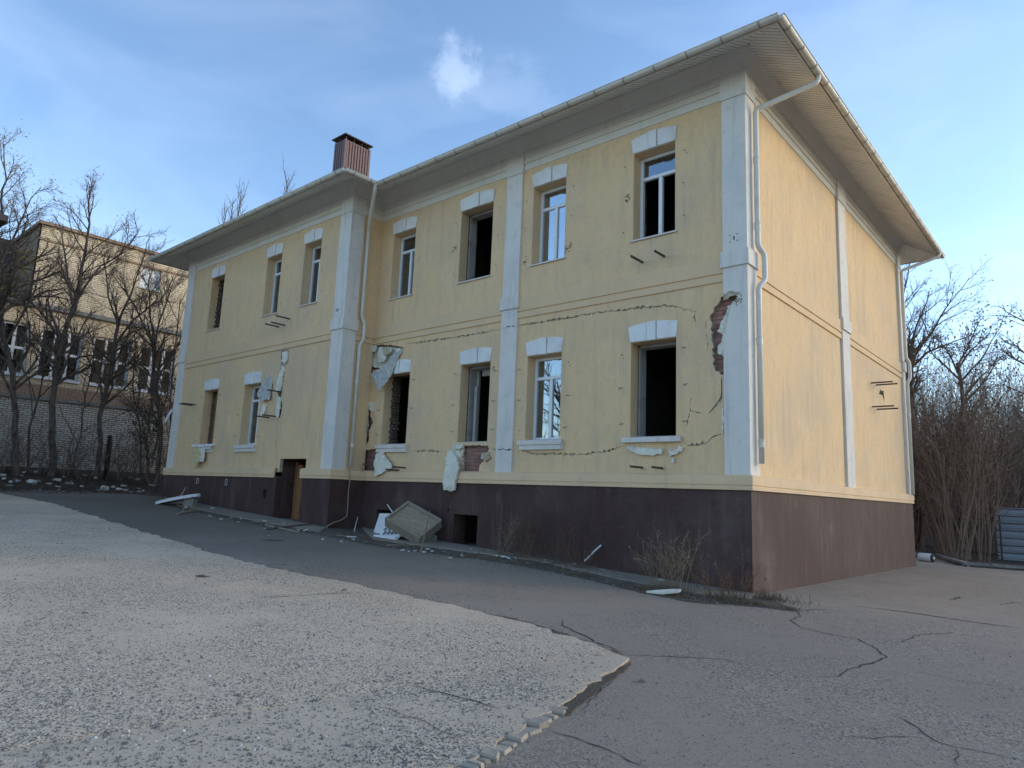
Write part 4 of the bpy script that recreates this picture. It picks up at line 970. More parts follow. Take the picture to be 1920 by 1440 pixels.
for k, q in enumerate(([(676,775,.01),(688,778,.03),(690,800,.05),(684,812,.06),(678,806,.03)], [(675,812,.01),(684,815,.03),(682,838,.05),(676,842,.04)], [(672,700,.0),(679,702,.02),(679,735,.03),(674,740,.02)], [(690,752,.01),(700,756,.02),(698,772,.03),(692,768,.02)], [(716,652,.09),(738,653,.06),(730,664,.10),(720,668,.12)])):
    slab(S3(q), .03, M['ystub'] if k % 2 == 0 else M['foam'], 'torn_render_flap', ragg=.01, seed=60+k)
# lower left brick patch
slab(S3([(704,852,.06),(716,846,.06),(726,862,.12),(736,876,.16),(720,884,.16),(703,894,.18),(700,874,.12)]), .04, M['foam'], 'torn_render_flap', ragg=.012, seed=10)
# under the second window
slab(S3([(846,838,.0),(868,834,.0),(866,860,.0),(866,884,.0),(858,886,.0),(857,862,.02),(850,850,.02)]), .05, M['foam'], 'insulation_board', ragg=.008, seed=11)
slab(S3([(838,852,.10),(846,842,.06),(855,856,.14),(859,880,.18),(854,900,.17),(851,921,.15),(830,918,.17),(832,890,.20),(834,868,.18)]), .05, M['foam'], 'torn_render_flap', ragg=.012, seed=12, label='crumpled white insulation sheet hanging over the ledge')
slab(S3([(903,850,.05),(914,848,.06),(917,858,.06),(910,865,.06),(902,861,.06)]), .07, M['ystub'], 'foam_chunk', ragg=.012, seed=13)
slab(S3([(849,834,.06),(868,833,.06),(866,840,.08),(850,842,.08)]), .06, M['foam'], 'foam_chunk', ragg=.008, seed=14)
# under the right-hand sill
for k, q in enumerate(([(1172,836,.02),(1186,838,.05),(1205,839,.06),(1244,841,.05),(1240,851,.05),(1222,853,.06),(1198,851,.06),(1184,847,.05)], [(1250,842,.04),(1262,846,.06),(1274,838,.06),(1278,846,.05),(1266,852,.07),(1256,856,.06)], [(1258,856,.06),(1263,857,.06),(1262,868,.07),(1257,867,.07)], [(1271,836,.05),(1281,838,.05),(1279,848,.05),(1272,846,.05)])):
    slab(S3(q), .05, M['foam'], 'foam_chunk', ragg=.01, seed=20+k)
# wing: torn strip and fragments
SW = lambda L_: S3(L_, YW)
slab(SW([(527,658,-.03),(538,656,-.03),(535,676,-.03),(529,700,-.03),(525,700,-.03),(527,680,-.03)]), .04, M['mesh'], 'insulation_board', ragg=.006, seed=30)
slab(SW([(530,660,.03),(541,656,.02),(537,674,.05),(533,682,.06),(528,676,.05)]), .03, M['foam'], 'torn_render_flap', ragg=.012, seed=31)
slab(SW([(528,685,.02),(533,690,.03),(528,714,.05),(524,735,.06),(516,736,.06),(519,716,.04)]), .03, M['foam'], 'torn_render_flap', ragg=.012, seed=32)
slab(SW([(482,740,.10),(488,726,.08),(497,712,.04),(508,702,.02),(511,716,.04),(506,735,.07),(504,748,.10),(492,752,.12),(486,748,.12)]), .03, FM, 'torn_render_flap', ragg=.014, seed=33)
slab(SW([(518,742,.02),(525,744,.03),(524,765,.05),(521,783,.05),(516,780,.04),(518,760,.03)]), .03, M['foam'], 'torn_render_flap', ragg=.012, seed=34)
slab(SW([(494,756,.03),(499,757,.03),(497,770,.05),(492,781,.06),(487,778,.06)]), .03, M['foam'], 'torn_render_flap', ragg=.01, seed=35)
# broken sill and hanging foam under the far window
slab(SW([(359,834,.16),(398,832,.10),(398,836,.10),(372,838,.15),(360,837,.17)]), .1, M['paper'], 'broken_sill', ragg=.004, seed=36)
slab(SW([(362,838,.14),(374,838,.12),(376,858,.14),(370,868,.16),(364,879,.18),(361,860,.16)]), .03, M['yfoam'], 'torn_render_flap', ragg=.008, seed=37)
slab(SW([(373,840,.12),(386,838,.10),(382,850,.12),(380,866,.14),(373,866,.14)]), .03, M['foam'], 'torn_render_flap', ragg=.01, seed=38)
# crack across the middle pilaster
for seed, pts in ((140,[(940,617),(955,613),(967,611)]),(141,[(933,842),(948,843),(962,843)])):
    poly = crack_poly(FX(pts, -.002), .03, seed); V, F, bd = cdt(poly)
    wpart('crack', MB().add([(a,-.0025,b) for a,b in V], F), M['hole'], HB)
# ragged pale lips along the long cracks
def lips(px, seed, y=YM):
    rg = random.Random(seed); pts = ragged(FX(px, y), .012, .05, seed); mb = MB()
    for (a, b) in pts:
        if rg.random() < .72:
            s_ = rg.uniform(.008,.026); z_ = b+rg.choice((-1,1))*rg.uniform(.008,.022); pr = rg.uniform(.004,.02)
            mb.add([(a-s_,y+.002,z_-s_*.5),(a+s_,y+.002,z_-s_*.4),(a+s_*.8,y+.002,z_+s_*.5),(a-s_*.7,y+.002,z_+s_*.4),(a+rg.uniform(-.4,.4)*s_,y-pr,z_)], [(0,1,4),(1,2,4),(2,3,4),(3,0,4)])
    wpart('crack_lip', mb, M['ystub'], HB)
lips([(762,645),(800,640),(850,633),(900,625),(938,617)], 150); lips([(968,611),(1010,605),(1050,599),(1090,591),(1130,585),(1170,581),(1200,577),(1235,574),(1262,574),(1280,580),(1304,582)], 151)
lips([(770,847),(800,845),(830,846)], 152); lips([(976,845),(1000,850),(1040,851),(1090,851.5),(1130,847)], 153); lips([(921,842),(935,842)], 154)
# air-conditioner bracket stubs: base pixel on the wall, length, direction
def rod(px, py, plane, ax, d, r=.014, sq=True):
    p = at(px, py, ax, plane); p = p-np.array([0,0,ZO]); q = p+np.array(d); p0 = p-np.array(d)*.12
    mb = MB()
    a = np.array(d)/np.linalg.norm(d); u = np.array([0,0,1.]); v = np.cross(a,u); v = v/np.linalg.norm(v)
    vv = []
    for P in (p0, q):
        for s_, t_ in ((-1,-1),(1,-1),(1,1),(-1,1)): vv.append(P+v*r*s_+u*r*t_*1.3)
    mb.add(vv, [(0,1,2,3),(7,6,5,4),(0,1,5,4),(1,2,6,5),(2,3,7,6),(3,0,4,7)])
    wpart('wall_bracket', mb, M['iron'], HB)
for (a, b) in ((1205,492),(1246,481),(1205,877),(1242,878)): rod(a, b, YM, 1, (0,-.42 if a < 1210 else -.36,.0))
for (a, b) in ((523,613),(534,610),(543,598),(360,760),(366,759),(528,735),(505,783),(518,781)): rod(a, b, YW, 1, (0,-.42,.0))
for (a, b) in ((705,872),(760,877),(748,882)): rod(a, b, YM, 1, (0,-.40,.0))
for (a, b) in ((545,512),(565,520),(550,608),(568,618)): rod(1380+a/2.15, 480+b/2.15, -.053, 0, (.48,0,.0), .013)
# broken plaster spot between the side brackets
slab2 = MB(); p = at(1380+585/2.15, 480+556/2.15, 0, -.05)
poly = ragged([(p[1]-.25,p[2]-ZO-.05),(p[1]+.1,p[2]-ZO-.02),(p[1]+.3,p[2]-ZO-.14),(p[1]+.28,p[2]-ZO+.12),(p[1]-.05,p[2]-ZO+.10)], .02, .08, 5, True)
V, F, bd = cdt(poly); slab2.add([(-.049,a,b) for a,b in V], F); wpart('broken_patch', slab2, M['hole'], HB)
# shutter anchors beside the windows
AN = MB(); AN.tube([(0,.02,0),(0,-.05,0)], .007, 5); AN.tube([(0,-.05,0),(0,-.06,0)], .014, 6); AN.tube([(-.05,-.012,.0),(.05,-.012,.004)], .006, 4)
ANM = AN.mesh('anchor_pin', [M['bolt']]); 
HLm = MB(); HLm.tube([(0,.003,0),(0,-.002,0)], .014, 7); HLm.tube([(.03,.003,-.07),(.03,-.002,-.07)], .009, 6); HLM = HLm.mesh('anchor_hole', [M['hole']])
rg = random.Random(31)
for nm, a, b, c, d, wg, kd in WINS:
    for sx in (-1, 1):
        for fz in (.13, .5, .87):
            if nm == 'L1' and sx < 0 and fz > .6: continue
            x = (a-.17 if sx < 0 else b+.15)+rg.uniform(-.03,.03); z = c+(d-c)*fz+rg.uniform(-.04,.04); me = ANM if (c < 3 and rg.random() < .75) else HLM
            o = bpy.data.objects.new('anchor_pin' if me is ANM else 'anchor_hole', me); col.objects.link(o); o.parent = HB; of = OFF[HB.name]
            o.location = (of[0]+x, of[1]+(YW if wg else YM), of[2]+z); o.rotation_euler = (0, rg.uniform(-.3,.3), 0)
# graffiti-like scraped marks and the old plate on the corner pilaster
mb = MB(); bx_, bz_ = fx(1376, 446, 0); 
for dx, dz_ in ((-.07,.06),(.06,.06),(-.07,-.06),(.06,-.06)): mb.tube([(bx_+dx,.003,bz_+dz_),(bx_+dx,-.003,bz_+dz_)], .011, 6)
mb.prism([(bx_-.012,-.003,bz_-.03),(bx_+.012,-.003,bz_-.03),(bx_+.014,-.003,bz_+.03),(bx_-.008,-.003,bz_+.03)], (0,.006,0)); wpart('anchor_hole', mb, M['hole'], HB)
# scuffs: broken plaster scratches near the upper windows and on the corner
def scuff(px, py, n, s_, y, seed):
    rg = random.Random(seed); x, z = fx(px, py, y); mb = MB()
    for i in range(n):
        a = x+rg.uniform(-s_,s_); b = z+rg.uniform(-s_,s_); an = rg.uniform(0,3.14); l = rg.uniform(.012,.04); pts = [(a+math.cos(an+t)*l*t, y-.002, b+math.sin(an+t)*l*t) for t in (0,.6,1.2,1.8)]
        mb.tube(pts, .005, 4)
    wpart('plaster_scuff', mb, M['hole'], HB)
scuff(1066,466,16,.08,YM,1); scuff(853,467,9,.07,YM,2); scuff(1178,370,8,.06,YM,3); scuff(986,490,5,.04,YM,4); scuff(1386,562,10,.06,0,5); scuff(634,582,7,.05,YWP,6); scuff(926,692,6,.05,YM,7)
# cable running out of the inner corner and along the plinth
def P3(px, py, ax, v): p = at(px, py, ax, v); return (p[0], p[1], p[2]-ZO)
XP = XW+.03
mb = MB(); mb.tube([P3(655,880,0,XP+.05),P3(656,900,0,XP+.07),P3(653,925,0,XP),P3(652,950,0,XP),P3(650,968,0,XP),P3(640,975,0,XP+.02),P3(625,980,0,XP+.05),P3(614,986,0,XP+.06),P3(609,996,0,XP+.06)], .014, 6); wpart('cable', mb, M['cable'], HB)
mb = MB(); mb.tube([P3(672,846,1,-.0),P3(668,858,1,-.08),P3(672,872,1,-.1),P3(680,884,1,-.08),P3(681,868,1,.0)], .009, 5); wpart('cable', mb, M['cable'], HB)
# square marks on the wing plinth
for px0, py0 in ((370,902),(424,904)):
    x, z = fx(px0, py0, PWY-.002); mb = MB(); t = .012
    for (a,b,c,d) in ((-.06,-.06+t,-.09,.09),(.06-t,.06,-.09,.09),(-.06,.06,.09-t,.09))+(((-.06,.06,-.09,-.09+t),) if px0 > 400 else ()): mb.box(x+a,x+b,PWY-.005,PWY+.002,z+c,z+d)
    wpart('chalk_mark', mb, M['paper'], HB)
# ------------------------------------------------------------------ brick building on the left
XB = -27.0
def lb(px, py, x=XB): p = at(px, py, 0, x); return (float(p[1]), float(p[2]))
LB = thing('brick_building', 'cream brick building with large white windows behind the bare trees', 'building', (XB-4, 10, 1.9))
yc, zr = lb(80, 417); zr2 = lb(345, 497)[1]
zb1 = (lb(0,567)[1]+lb(345,620)[1])/2; zled = (lb(0,746)[1]+lb(250,762)[1])/2; zor = zled+.95
zroof = (zr+zr2)/2
ymin, ymax = -9., 34.
LW = []
def lwin(TL, BR, x=XB):
    a, b = lb(*TL), lb(*BR); LW.append((a[0], b[0], b[1], a[1]))
lwin((80,612),(146,717)); 
w0 = LW[0]; wz0, wz1, ww = w0[2], w0[3], w0[1]-w0[0]
y_l = lb(-10,640)[0]; y_r = lb(55,640)[0]; LW.append((y_r-ww, y_r, wz0, wz1)); sp_ = w0[0]-(y_r-ww)
LW.append((w0[0]+sp_, w0[0]+sp_+ww, wz0, wz1)); LW.append((w0[0]+2*sp_, w0[0]+2*sp_+ww, wz0, wz1)); LW.append((y_r-ww-sp_, y_r-sp_, wz0, wz1))
ua, ub = lb(267,497), lb(299,546); LW2 = [(ua[0], ub[0], ub[1], ua[1]), (ua[0]+6, ub[0]+6, ub[1], ua[1])]
mb = MB(); skin(mb, rect(ymin, ymax, zled+.55, zb1), [rect(*q) for q in LW], lambda u,v,d: (XB-d, u, v), .25); wpart('wall', mb, M['lbrick'], LB)
mb = MB(); skin(mb, rect(yc, ymax, zb1, zroof), [rect(*q) for q in LW2], lambda u,v,d: (XB-d, u, v), .25); wpart('upper_wall', mb, M['lbrick'], LB)
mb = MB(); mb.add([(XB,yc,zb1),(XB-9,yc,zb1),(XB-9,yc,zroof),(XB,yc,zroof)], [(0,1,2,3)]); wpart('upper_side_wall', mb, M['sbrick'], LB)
mb = MB(); skin(mb, rect(ymin, ymax, zled+.02, zled+.55), [], lambda u,v,d: (XB-d, u, v), .25); wpart('orange_brick_band', mb, M['obrick'], LB)
mb = MB(); mb.add([(XB+.10,ymin,.8),(XB+.10,ymax,.8),(XB+.10,ymax,zled-.06),(XB+.10,ymin,zled-.06)], [(0,1,2,3)]); mb.add([(XB+.1,ymin,.8),(XB-9,ymin,.8),(XB-9,ymin,zb1),(XB,ymin,zb1)],[(0,1,2,3)]); wpart('base_wall', mb, M['wbrick'], LB)
mb = MB(); mb.bevbox(XB-.1, XB+.17, ymin, ymax, zled-.06, zled+.05, .015); wpart('stone_ledge', mb, M['kerb'], LB)
mb = MB(); mb.bevbox(XB-.2, XB+.14, ymin, ymax, zb1-.10, zb1+.08, .015); wpart('storey_band', mb, M['kerb'], LB)
mb = MB(); mb.bevbox(XB-9.1, XB+.12, yc-.12, ymax, zroof, zroof+.14, .015); mb.bevbox(XB-.1, XB+.05, yc-.05, ymax, zroof-.62, zroof-.54, .01); wpart('parapet_coping', mb, M['obrick'], LB)
mb = MB(); mb.box(XB-9, XB-.3, ymin, ymax, zb1-.2, zb1-.05); wpart('lower_roof', mb, M['roof'], LB)
mb = MB(); mb.box(XB-.02, XB-9, ymin, ymax, 0, .0); mb.add([(XB-3,ymin,1),(XB-3,ymax,1),(XB-3,ymax,zroof-.1),(XB-3,ymin,zroof-.1)], [(0,1,2,3)]); wpart('interior_wall', mb, M['dark'], LB)
for q in LW+LW2:
    a, b, c, d = q; mb = MB(); w_ = .09; X0, X1 = XB-.2, XB-.12
    def bar(y0, y1, z0, z1): mb.bevbox(X0, X1, y0, y1, z0, z1, .008)
    bar(a, a+w_, c, d); bar(b-w_, b, c, d); bar(a+w_, b-w_, c, c+w_); bar(a+w_, b-w_, d-w_, d)
    if q in LW:
        zt = c+(d-c)*.52; t1, t2 = a+(b-a)*.36, a+(b-a)*.68
        mb.bevbox(X0-.004, X1+.004, a+w_, b-w_, zt-.05, zt+.05, .008); mb.bevbox(X0-.003, X1+.006, t1-.05, t1+.05, c+w_, d-w_, .008); mb.bevbox(X0-.003, X1+.006, t2-.05, t2+.05, c+w_, d-w_, .008)
        cells = [(y0, y1, z0, z1) for y0, y1 in ((a+w_,t1-.05),(t1+.05,t2-.05),(t2+.05,b-w_)) for z0, z1 in ((c+w_,zt-.05),(zt+.05,d-w_))]
    else: cells = [(a+w_,b-w_,c+w_,d-w_)]
    fr = wpart('window', mb, M['pvc'], LB)
    for y0, y1, z0, z1 in cells:
        m2 = MB(); m2.box(XB-.165, XB-.158, y0-.01, y1+.01, z0-.01, z1+.01); o = bpy.data.objects.new('pane', m2.mesh('pane',[M['glass_mid'] if q in LW else M['paper']])); col.objects.link(o); o.parent = fr
    if q in LW:
        m2 = MB(); 
        for i in range(1,4): m2.tube([(XB-.24,a+w_,c+.2*i),(XB-.24,b-w_,c+.2*i)], .018, 5)
        o = bpy.data.objects.new('window_rail', m2.mesh('window_rail',[M['bolt']])); col.objects.link(o); o.parent = fr
    m2 = MB(); m2.bevbox(XB-.2, XB+.08, a-.06, b+.06, c-.07, c, .01); o = bpy.data.objects.new('sill', m2.mesh('sill',[M['pvc']])); col.objects.link(o); o.parent = fr

# dark eave of another roof peeping in at the left edge
ed = 19.0; ep = dep(16, 408, ed)
EX, EY, EZ = float(ep[0]), float(ep[1]), float(ep[2])
SH = thing('neighbouring_shed', 'dark brown eave corner of a neighbouring roof beside the brick building', 'roof', (EX-2.0, EY-2.2, h(EX-2, EY-2)))
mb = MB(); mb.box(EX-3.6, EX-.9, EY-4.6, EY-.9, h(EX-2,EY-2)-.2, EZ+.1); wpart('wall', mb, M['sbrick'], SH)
mb = MB(); c = [(EX-4.5,EY-5.5),(EX,EY-5.5),(EX,EY),(EX-4.5,EY)]; cx, cy = EX-2.25, EY-2.75
mb.add([(a,b,EZ-.12) for a,b in c]+[(a,b,EZ+.05) for a,b in c]+[(cx,cy,EZ+1.1)], [(0,3,2,1),(0,1,5,4),(1,2,6,5),(2,3,7,6),(3,0,4,7),(4,5,8),(5,6,8),(6,7,8),(7,4,8)]); wpart('roof', mb, M['roof'], SH)

# ------------------------------------------------------------------ bare trees
def grow(mb, p, d, L_, r, lvl, rg, S, tips):
    n = max(3, int(L_/S['seg'][min(lvl, len(S['seg'])-1)])); pts = [np.array(p, float)]; d = np.array(d, float); d = d/np.linalg.norm(d); ds = [d]
    for i in range(n):
        d = d+np.array([rg.gauss(0,1),rg.gauss(0,1),rg.gauss(0,1)])*S['wan'][min(lvl,len(S['wan'])-1)]+np.array([0,0,S['up'][min(lvl,len(S['up'])-1)]]); d = d/math.sqrt(d@d)
        pts.append(pts[-1]+d*L_/n); ds.append(d)
    rad = [r*(1-.78*i/n) for i in range(n+1)]
    mb[0 if lvl < S.get('split',2) else 1].tube(pts, rad, 6 if lvl == 0 else (5 if lvl == 1 else 3), cap=False)
    branch(mb, pts, ds, rad, L_, lvl, rg, S, tips)
def branch(mb, pts, ds, rad, L_, lvl, rg, S, tips, t0=None):
    n = len(pts)-1
    if lvl >= S['max']: tips.append((pts[-1], ds[-1])); tips.append((pts[n//2], ds[n//2])); return
    nc = S['n'][lvl]; t0 = S['start'][lvl] if t0 is None else t0
    for k in range(nc):
        t = t0+(1-t0)*(k+rg.random())/nc; i = min(n-1, int(t*n)); f_ = t*n-i; q = pts[i]+(pts[i+1]-pts[i])*f_; dd = ds[i]
        a = np.array([rg.gauss(0,1),rg.gauss(0,1),rg.gauss(0,.7)]); a = a-dd*(a@dd); a = a/(math.sqrt(a@a)+1e-6); an = rg.uniform(*S['ang'])
        grow(mb, q, dd*math.cos(an)+a*math.sin(an), L_*S['len'][lvl]*rg.uniform(.6,1.15)*(1.1-.55*t), max(S.get('rmin',.0045), min(rad[i]*.75, rad[0]*S['rr'][lvl])), lvl+1, rg, S, tips)
def leaves(mb, tips, n, size, rg, spread=.15):
    for _ in range(n):
        p, d = rg.choice(tips); c = p+np.array([rg.gauss(0,spread),rg.gauss(0,spread),rg.gauss(0,spread)]); a = np.array([rg.gauss(0,1),rg.gauss(0,1),rg.gauss(0,1)]); a = a/np.linalg.norm(a); b = np.cross(a, [rg.gauss(0,1),rg.gauss(0,1),rg.gauss(0,1)]); b = b/(np.linalg.norm(b)+1e-6)
        s_ = size*rg.uniform(.6,1.3); mb.add([c-a*s_, c+b*s_*.4, c+a*s_, c-b*s_*.4], [(0,1,2,3)])
SP = dict(seg=(.5,.35,.25,.2), wan=(.08,.13,.16,.18), up=(.03,.05,.04,.03), n=(12,9,7,5), start=(.22,.2,.15,.15), len=(.6,.55,.55,.55), rr=(.38,.45,.5,.6), ang=(.35,.9), max=3)
def tree(name, label, limbs, base, S, seed, cat='tree', group=None, leaf=None, tm=('bark','twig'), rtrunk=.12):
    """limbs: list of (pixel path, r0, r1, first) at the depth of the base; branches grow from them"""
    rg = random.Random(seed); base = np.array(base, float); D = depth_of(base)
    T = thing(name, label, cat, tuple(base), group)
    mbs = [MB(), MB()]; tips = []
    for (px, r0, r1, t0) in limbs:
        pts = []; ctrl = [dep(a, b, D) for a, b in px]
        if px is limbs[0][0]: ctrl[0] = base-np.array([0,0,.12])
        wob = 0
        for i in range(len(ctrl)-1):
            k = max(2, int(np.linalg.norm(ctrl[i+1]-ctrl[i])/.35))
            for s_ in range(k):
                wob = wob*.8+rg.gauss(0,.03); q = ctrl[i]+(ctrl[i+1]-ctrl[i])*s_/k
                if not (i == 0 and s_ == 0): q = q+FWH*wob*2
                pts.append(q)
        pts.append(ctrl[-1]); n = len(pts)-1
        ds = [(pts[min(n,i+1)]-pts[max(0,i-1)]) for i in range(n+1)]; ds = [q/np.linalg.norm(q) for q in ds]
        rad = [(r0+(r1-r0)*i/n)*.78 for i in range(n+1)]
        if px is limbs[0][0]: rad[0] *= 1.35; 
        mbs[0].tube(pts, rad, 8, cap=False)
        Ll = sum(np.linalg.norm(pts[i+1]-pts[i]) for i in range(n)); S2 = dict(S)
        branch(mbs, pts, ds, rad, Ll*.8, 0, rg, S2, tips, t0)
    tr = wpart('trunk', mbs[0], M[tm[0]], T, smooth=True); wpart('crown', mbs[1], M[tm[1]], T)
    if leaf:
        mb = MB(); leaves(mb, tips, leaf[0], leaf[1], rg, leaf[3]); wpart('leaves', mb, M[leaf[2]], T, kind='stuff')
    return T
FWH = np.array([FW[0], FW[1], 0]); FWH = FWH/np.linalg.norm(FWH)
G1 = 'bare trees in front of the brick building'
def gb(px, py, X=-24.2): p = at(px, py, 0, X); return (X, float(p[1]), h(X, p[1])+.02)
tree('bare_tree', 'tall bare tree with a forked trunk in front of the white-framed window', [
    ([(95,886),(99,800),(108,690),(122,630),(141,580),(148,552)], .16, .09, .45),
    ([(148,552),(160,480),(168,420),(172,345)], .085, .02, .1), ([(146,560),(128,520),(118,470),(112,420)], .07, .018, .1), ([(150,556),(190,500),(225,470),(262,430)], .06, .015, .15), ([(106,700),(70,655),(40,630)], .05, .015, .2), ([(112,690),(150,668),(200,664),(240,650)], .05, .015, .2)],
    gb(95,888), SP, 1, group=G1, leaf=(260,.035,'dleaf',.08))
tree('bare_tree', 'leaning bare tree with a crooked trunk beside the charred stump', [
    ([(180,890),(186,830),(187,780),(200,740),(212,700),(218,650),(224,600)], .13, .07, .4),
    ([(224,600),(245,550),(262,500),(276,455)], .06, .015, .1), ([(220,640),(255,600),(300,560),(325,520)], .055, .015, .15), ([(222,610),(208,560),(200,510),(190,470)], .05, .015, .15), ([(210,712),(240,690),(275,660)], .045, .012, .2)],
    gb(180,892), SP, 2, group=G1)
tree('bare_tree', 'dark bare tree with slanting trunk left of the white-framed window', [
    ([(30,880),(27,800),(18,700),(6,640),(0,560)], .14, .09, .4), ([(8,650),(30,600),(60,560),(75,500)], .06, .015, .15), ([(0,570),(-20,480),(-10,400)], .07, .02, .1), ([(2,560),(25,480),(40,420),(45,380)], .06, .015, .1)],
    gb(30,884), SP, 3, group=G1)
SD = dict(SP, n=(11,8,6,4), up=(.06,.07,.05,.03), ang=(.35,.9))
tree('bare_tree', 'dense dark twiggy tree beside the corner of the yellow house', [
    ([(298,880),(300,820),(296,760),(290,700),(286,640)], .12, .07, .35), ([(288,660),(300,600),(318,560),(330,515)], .06, .012, .1), ([(288,650),(262,590),(240,550),(215,520)], .06, .012, .1), ([(287,640),(282,580),(278,530),(290,490)], .055, .012, .1), ([(294,720),(320,670),(336,640)], .05, .012, .1), ([(292,720),(262,680),(236,640)], .05, .012, .1)],
    gb(298,884,-22.6), SD, 4, group=G1, leaf=(500,.04,'dleaf',.1))
tree('evergreen_shrub', 'dark green ragged shrub against the corner of the yellow house', [
    ([(280,878),(282,820),(285,760),(288,700)], .06, .02, .1), ([(284,860),(300,800),(310,740),(312,700)], .05, .02, .1), ([(278,866),(268,800),(262,740)], .04, .015, .1)],
    gb(281,880,-23.2), dict(SP, n=(12,7,4,3), len=(.38,.5,.5,.5), start=(.05,.1,.1,.1)), 5, 'shrub', leaf=(1500,.05,'green',.16))
tree('sapling', 'thin crooked sapling standing between the two big bare trees', [([(140,884),(150,820),(160,760),(172,690),(176,620)], .05, .02, .2)], gb(140,886,-25), dict(SP, n=(10,5,4,3)), 6, group=G1)
tree('sapling', 'thin straight sapling behind the dark slanting tree', [([(52,876),(58,800),(75,720),(84,640),(88,560)], .06, .02, .3)], gb(52,880,-25.3), dict(SP, n=(10,5,4,3)), 7, group=G1)
tree('sapling', 'slim sapling in front of the rubble heap by the brick wall', [([(262,872),(258,800),(250,740),(252,660),(246,590)], .06, .02, .25)], gb(262,880,-25), dict(SP, n=(12,6,4,3)), 8, group=G1)
tree('sapling', 'slim leaning sapling next to the twiggy dark tree', [([(325,872),(318,790),(322,700),(334,620),(338,560)], .06, .02, .2)], gb(318,876,-21.6), dict(SP, n=(12,6,4,3)), 9, group=G1)
tree('birch_tree', 'tall pale-twigged tree with yellow leaves rising at the brick building corner', [
    ([(-40,880),(-30,720),(-20,560),(-12,430)], .2, .1, .6), ([(-16,470),(5,400),(15,340),(8,270)], .07, .015, .1), ([(-20,520),(20,460),(50,400),(78,350)], .07, .012, .15), ([(-24,560),(20,520),(52,480)], .06, .012, .2)],
    gb(-40,886), dict(SP, up=(.02,0,-.03,-.06), n=(10,8,6,4)), 10, leaf=(1100,.04,'yleaf',.14))
# tangled undergrowth along the foot of the brick wall
SU = dict(seg=(.3,.22,.18), wan=(.1,.16,.2), up=(.02,.01,0), n=(7,4,3), start=(.15,.1,.1), len=(.5,.5,.5), rr=(.55,.5,.5), ang=(.3,1.0), max=2, split=1, rmin=.006)
rg = random.Random(64)
for k, px in enumerate((-10,18,42,72,112,128,158,196,222,240,258,276,306,326)):
    X = -25.6+rg.uniform(0,2.2); b = gb(px, 880, X); mbs = [MB(), MB()]; tips = []
    T = thing('undergrowth_bush', 'low tangled leafless bush at the foot of the brick wall', 'bush', b, 'undergrowth along the brick wall')
    for s_ in range(rg.randint(7,11)):
        a = rg.uniform(0,6.28); grow(mbs, (b[0]+math.cos(a)*.15, b[1]+math.sin(a)*.15, b[2]-.05), (math.cos(a)*.45, math.sin(a)*.45, 1), rg.uniform(.9,2.4), rg.uniform(.008,.018), 0, rg, SU, tips)
    wpart('stems', mbs[0], M['twig'], T); wpart('crown', mbs[1], M['twig'], T, kind='stuff')
# far poplars behind the roof
for k, (px, py, wpx) in enumerate(((452,360,1),(437,380,.8),(538,338,1),(424,396,.8))):
    D = 62+3*k; top = dep(px, py, D); b = np.array([top[0], top[1], h(top[0], top[1])])
    T = thing('poplar_tree', 'slender bare poplar top showing above the wing gutter', 'tree', tuple(b), 'poplars behind the roof'); rg = random.Random(50+k)
    mbs = [MB(), MB()]; n = 14; H_ = top[2]-b[2]; pts = [b+np.array([0,0,H_*i/n]) for i in range(n+1)]; ds = [np.array([0,0,1.])]*(n+1); rad = [.25*(1-.93*i/n) for i in range(n+1)]; tips = []
    mbs[0].tube(pts, rad, 6, cap=False)
    branch(mbs, pts, ds, rad, H_*.28*wpx, 0, rg, dict(SP, n=(46,6,3,2), start=(.45,.15,.1,.1), len=(.55,.45,.4,.4), ang=(.2,.5), up=(.12,.1,.06,.03), max=2), tips)
    wpart('trunk', mbs[0], M['bark'], T); wpart('crown', mbs[1], M['twig'], T)

# ------------------------------------------------------------------ right side: trees and thicket beyond the kerb
ST = dict(SP, n=(9,8,6,4), ang=(.35,.85), up=(.03,.05,.05,.03))
Rb = dep(1722, 1010, 26); Rb = (float(Rb[0]), float(Rb[1]), h(Rb[0], Rb[1]))
tree('bare_tree', 'tall spreading bare tree rising behind the rear downpipe', [
    ([(1722,1010),(1718,900),(1706,780),(1698,690)], .2, .12, .6), ([(1700,720),(1712,640),(1728,590),(1742,545)], .08, .015, .1), ([(1700,700),(1740,660),(1790,640),(1822,628)], .07, .012, .15), ([(1698,690),(1690,600),(1700,540),(1705,500)], .08, .015, .1), ([(1704,680),(1750,620),(1790,560),(1818,520)], .075, .012, .1)],
    Rb, ST, 21, leaf=(300,.05,'dleaf',.15))
b2 = dep(1800, 1000, 25); b2 = (float(b2[0]), float(b2[1]), h(b2[0], b2[1]))
tree('bare_tree', 'thick-stemmed dry tree standing in the middle of the thicket', [
    ([(1800,1000),(1796,850),(1797,740),(1795,680)], .11, .07, .4), ([(1796,700),(1770,650),(1750,630)], .05, .012, .1), ([(1796,690),(1820,640),(1838,600)], .05, .012, .1), ([(1797,720),(1850,660),(1880,600)], .05, .012, .1)],
    b2, ST, 22, leaf=(700,.06,'dleaf',.2), tm=('bark','rtwig'))
b3 = dep(2010, 1050, 20); b3 = (float(b3[0]), float(b3[1]), h(b3[0], b3[1]))
tree('bare_tree', 'bare tree whose arching twigs reach over the grey sheet-metal fence', [
    ([(2010,1050),(1995,900),(1985,780),(1975,700)], .16, .09, .5), ([(1978,720),(1940,680),(1900,650),(1876,640)], .05, .01, .3), ([(1976,700),(1940,620),(1905,590),(1880,572)], .05, .01, .3), ([(1985,800),(1930,740),(1880,720)], .05, .01, .2)],
    b3, dict(ST, n=(6,4,3,2)), 23)
